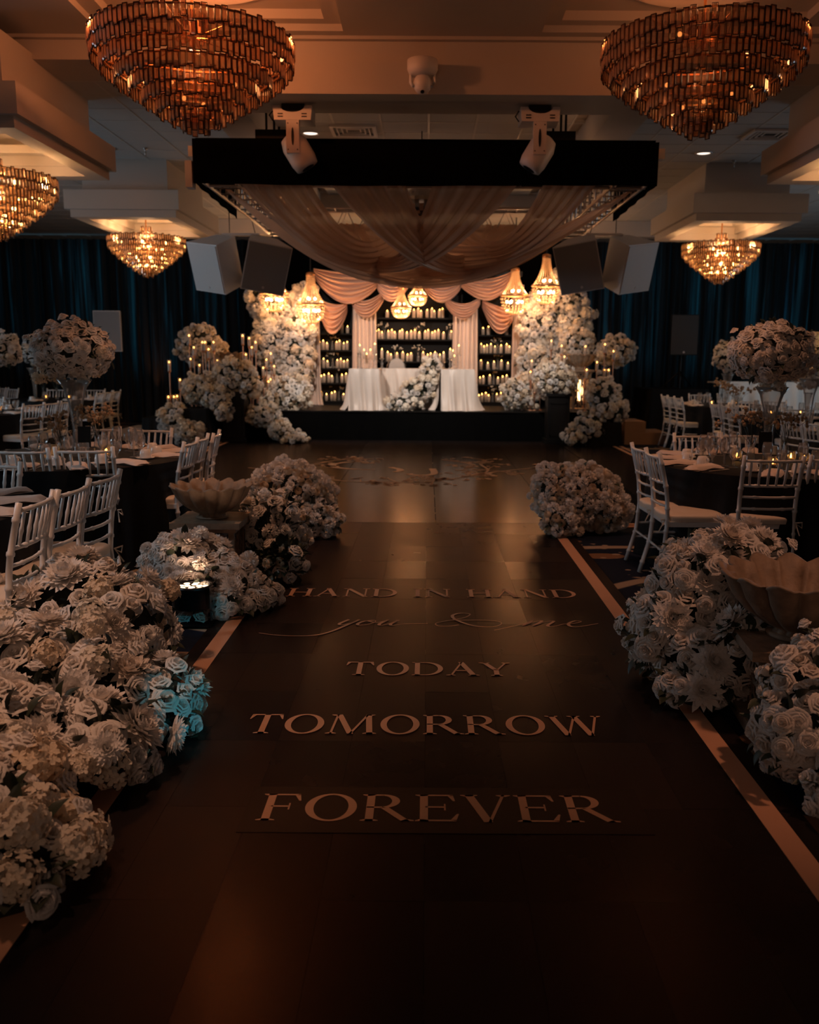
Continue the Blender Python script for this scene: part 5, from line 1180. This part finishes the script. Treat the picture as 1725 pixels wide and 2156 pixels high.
vfl = MB(); vfl.lathe([(.002, .02), (.007, .03), (.005, .045), (.001, .06)], 8); vfl = vfl.mesh('flame', M_flame, True)
vwx = MB(); vwx.lathe([(.028, .009), (.028, .022)], 12); vwx = vwx.mesh('wax', M_candle)
forkm = MB(); forkm.box((0, 0, .003), (.012, .19, .004)); forkm.box((0, .085, .004), (.022, .05, .004)); forkm = forkm.mesh('fork', M_alu)
def table(name, cx, cy, r, place, full, angs, setn=2):
    t = thing('round_table', 'round banquet table under black cloth, %s' % place, 'table', (cx, cy, 0), 0, 'round banquet tables')
    b = MB(); b.lathe([(r - .02, .72), (r - .02, .74)], 40); b.build('tabletop', M_shelf, t)
    b = MB(); b.lathe([(.30, 0), (.28, .03), (.06, .06), (.05, .70), (.2, .72)], 16); b.build('pedestal_leg', M_bpaint, t)
    ph = cx * 3
    def f(s, q):
        a = s * 2*PI; g_ = 1 - q; rr = r + .02 + g_ ** .8 * (.05 + .035 * math.sin(17 * a + ph) + .02 * math.sin(29 * a + 2 * ph)); return (rr * math.cos(a), rr * math.sin(a), .006 + .749 * q)
    b = MB(); b.grid(f, 150, 7); n0 = len(b.v); b.lathe([(r + .02, .755), (r - .01, .760), (.001, .760)], 60, cap=False)
    c = b.build('tablecloth', M_blackcloth, None, True, loc=(cx, cy, 0)); tag(c, 'black floor-length tablecloth, %s' % place, 'tablecloth', 'black tablecloths')
    Z = .762
    for i, a in enumerate(angs):
        an = math.radians(a); d = V((math.cos(an), math.sin(an), 0)); s = V((-d.y, d.x, 0)); rr = random.Random(i + int(cx * 10))
        def P(rad, off): q = V((cx, cy, Z)) + d * rad + s * off; return q
        L = 'place setting at %s' % place
        o = obj('napkin', NAP[i % 4], None, P(r - .10, .0) + V((0, 0, .002)), (0, 0, an - PI/2 + rr.uniform(-.15, .15))); tag(o, 'pale folded napkin on the table, %s' % place, 'napkin', 'napkins, ' + place)
        if full or i % 2 == 0:
            q = P(r - .26, -.14); t2 = thing('coffee_cup', 'upturned white cup on saucer, %s' % place, 'cup', q, an, 'cups, ' + place); obj('saucer', sau, t2); obj('cup_body', cupm, t2, (0, 0, .008)); obj('cup_handle', hndl, t2, (0, 0, .008), (0, 0, 1.5))
        o = obj('water_goblet', gob, None, P(r - .36, .06)); tag(o, 'clear stemmed water goblet, %s' % place, 'glass', 'goblets, ' + place)
        if setn > 1: o = obj('wine_glass', wine, None, P(r - .38, -.04)); tag(o, 'tall clear wine glass, %s' % place, 'glass', 'wine glasses, ' + place)
        if full: o = obj('fork', forkm, None, P(r - .12, .12), (0, 0, an + PI/2)); tag(o, 'silver fork beside a napkin, %s' % place, 'fork', 'forks, ' + place)
    for k in range(4 if full else 2):
        a = k * 1.9 + .6; t2 = thing('votive_candle', 'small lit votive in clear glass, %s' % place, 'candle', (cx + .26 * math.cos(a), cy + .26 * math.sin(a), Z), 0, 'votives, ' + place); obj('votive_glass', vot, t2); obj('wax', vwx, t2); obj('flame', vfl, t2)
    return Z
def vase_piece(cx, cy, z, label, ball, H=.60, seed=1, size=.055, maxn=110):
    t = thing('trumpet_vase', 'tall clear trumpet vase, %s' % label, 'vase', (cx, cy, z), 0, 'trumpet vases'); k = H / .6
    b = MB(); b.lathe([(.075, 0), (.075, .012), (.03, .03), (.032, .10), (.038, .25), (.055, .42), (.09, .54), (.13, .60), (.126, .60), (.086, .54), (.051, .42), (.034, .25), (.028, .11), (.001, .10)], 28, cap=False, fn=lambda r, zz, a: (r * k, zz * k)); b.build('vase_glass', M_glass, t, True)
    b = MB(); b.lathe([(.10*k, .585*k), (.10*k, .6*k)], 20); b.build('flower_tray', M_glass, t)
    (c, r) = ball; arrangement('flower_ball', 'round ball of cream roses on trumpet vase, %s' % label, [(c, r), ((c[0], c[1], c[2] + r[2]*.2), (r[0]*.7, r[1]*.7, r[2]*.95))], 'rrrrh', size, maxn, 12, seed, 'flower ball centrepieces', gap=.76, zmin=None, core=.86, base=(cx, cy, z + H + .003))
def budv(cx, cy, z, label, seed, tall=.2, s=.16):
    t = thing('bud_vase', label, 'vase', (cx, cy, z), 0, 'bud vases of dried blossom'); obj('glass', bv, t, scale=(1, 1, tall / .19)); sprig(t, tall - .01, s, 14, seed, M_dry)
M_dry = mat('dried_blossom', (.42, .27, .15), .8, var=.2)
T1L, T1R = (-2.80, 6.92), (2.66, 6.76)
z = table('t', *T1L, .88, 'left near table', True, (-95, -66, -38, 0, 24, 48, 72, 100, 130)); table('t', -2.95, 4.40, .88, 'nearest left table', True, (-30, -4, 22, 48)); table('t', *T1R, .88, 'right near table', True, (-170, -147, -110, -82, -55, 110, 140, 165, 80))
table('t', -6.25, 12.3, .85, 'left middle table', False, (-90, -60, -30, 0, 30, 60, 90), 1); table('t', -6.75, 16.0, .85, 'left far table', False, (-90, -50, -20, 10, 40), 1)
table('t', 4.95, 9.75, .85, 'right table behind the vase', False, (-150, -120, -90, -60, 150, 180), 1); table('t', 5.2, 12.65, .85, 'right middle table', False, (-150, -120, -90, -60, 180, 150), 2); table('t', 5.2, 15.35, .85, 'right far table', False, (-150, -120, -90, 180, 150, 120), 2)
vase_piece(T1L[0] + .05, T1L[1], z, 'left near table', (at(153, 740, 6.92), (.29, .27, .19)), .60, 51, .05, 130)
vase_piece(T1R[0] - .03, T1R[1], z, 'right near table', (at(1626, 745, 6.76), (.29, .27, .20)), .58, 52, .05, 130)
vase_piece(-6.35, 12.3, z, 'left middle table', (at(2, 740, 12.3), (.26, .24, .19)), .56, 53, .06, 50)
vase_piece(at(68, 740, 16.0).x, 16.0, z, 'left far table', (at(75, 742, 16.0), (.24, .22, .20)), .56, 54, .06, 40)
vase_piece(at(1535, 755, 15.35).x, 15.35, z, 'right far table', (at(1537, 752, 15.35), (.27, .22, .23)), .54, 55, .06, 60)
vase_piece(at(1712, 745, 9.75).x, 9.75, z, 'right table behind the vase', (at(1712, 748, 9.75), (.24, .22, .19)), .58, 56, .05, 60)
vase_piece(at(1705, 800, 12.65).x, 12.65, z, 'right middle table', (at(1708, 798, 12.65), (.18, .18, .10)), .32, 57, .05, 30)
for i, (u, dy, tl, s, lb_) in enumerate(((128, .1, .14, .16, 'dried blossom bud vase left of the left trumpet vase'), (205, -.05, .20, .18, 'dried blossom bud vase right of the left trumpet vase'))): p = at(u, 930, T1L[1] + dy); budv(p.x, p.y, z, lb_, 60 + i, tl, s)
for i, (u, dy, tl, s, lb_) in enumerate(((1583, .0, .20, .18, 'dried blossom bud vase left of the right trumpet vase'), (1655, .05, .20, .15, 'dried blossom bud vase right of the right trumpet vase'))): p = at(u, 930, T1R[1] + dy); budv(p.x, p.y, z, lb_, 64 + i, tl, s)
for i, (u, y, lb_) in enumerate(((1522, 15.2, 'pale blossom bud vase on the right far table'), (1555, 12.6, 'pale blossom bud vase on the right middle table'), (90, 16.1, 'pale blossom bud vase on the left far table'), (118, 16.0, 'second pale blossom bud vase on the left far table'))): p = at(u, 800, y); budv(p.x, y, z, lb_, 70 + i, .2, .2)
def card(u, y, label):
    p = at(u, 925, y); t = thing('menu_card', label, 'card', (p.x, y, z), 0, 'black table cards'); b = MB(); b.box((0, 0, .165), (.10, .006, .16), 0, Matrix.Rotation(-.1, 3, 'X')); b.build('card_face', M_bpaint, t)
    b = MB(); b.tube([(0, .01, .0), (0, .01, .10)], .006, 6); b.lathe([(.035, 0), (.035, .006)], 14); b.build('card_stand', M_alu, t)
card(178, 6.80, 'black card on stand at the left near table'); card(1612, 6.66, 'black card on stand at the right near table')
# white skirted table glowing far right
t = thing('skirted_table', 'white pleated skirted table glowing at far right', 'table', (7.1, 17.9, 0))
def sf(s, q): return (-1.2 + 2.6 * s, .06 * math.sin(60 * s) * (1.1 - q) + .1 * (1 - q) * math.sin(9 * s), .02 + 1.06 * q)
b = MB(); b.grid(sf, 200, 4); b.build('pleated_skirt', M_white, t, True)
b = MB(); b.span((-1.2, 0, 1.06), (1.4, .8, 1.085)); b.build('cloth_top', M_white, t)
lamp('far_table_light', 'SPOT', (6.6, 16.2, 3.6), 60, (1.0, .92, .84), .05, (7.2, 17.8, .7), spot_size=.9, spot_blend=.6)

# ---- look-alikes that share a label: tell them apart by their order in view
ORD = ['first', 'second', 'third', 'fourth', 'fifth', 'sixth', 'seventh', 'eighth', 'ninth', 'tenth', 'eleventh', 'twelfth', 'thirteenth', 'fourteenth', 'fifteenth', 'sixteenth', 'seventeenth', 'eighteenth', 'nineteenth', 'twentieth']
by = {}
for o in bpy.data.objects:
    if o.parent is None and 'label' in o.keys() and 'category' in o.keys(): by.setdefault(o['label'], []).append(o)
for lb_, os_ in by.items():
    if 1 < len(os_) <= 20:
        os_.sort(key=lambda o: o.location.x / max(.5, o.location.y))
        for i, o in enumerate(os_): o['label'] = '%s, %s from the left' % (lb_, ORD[i])
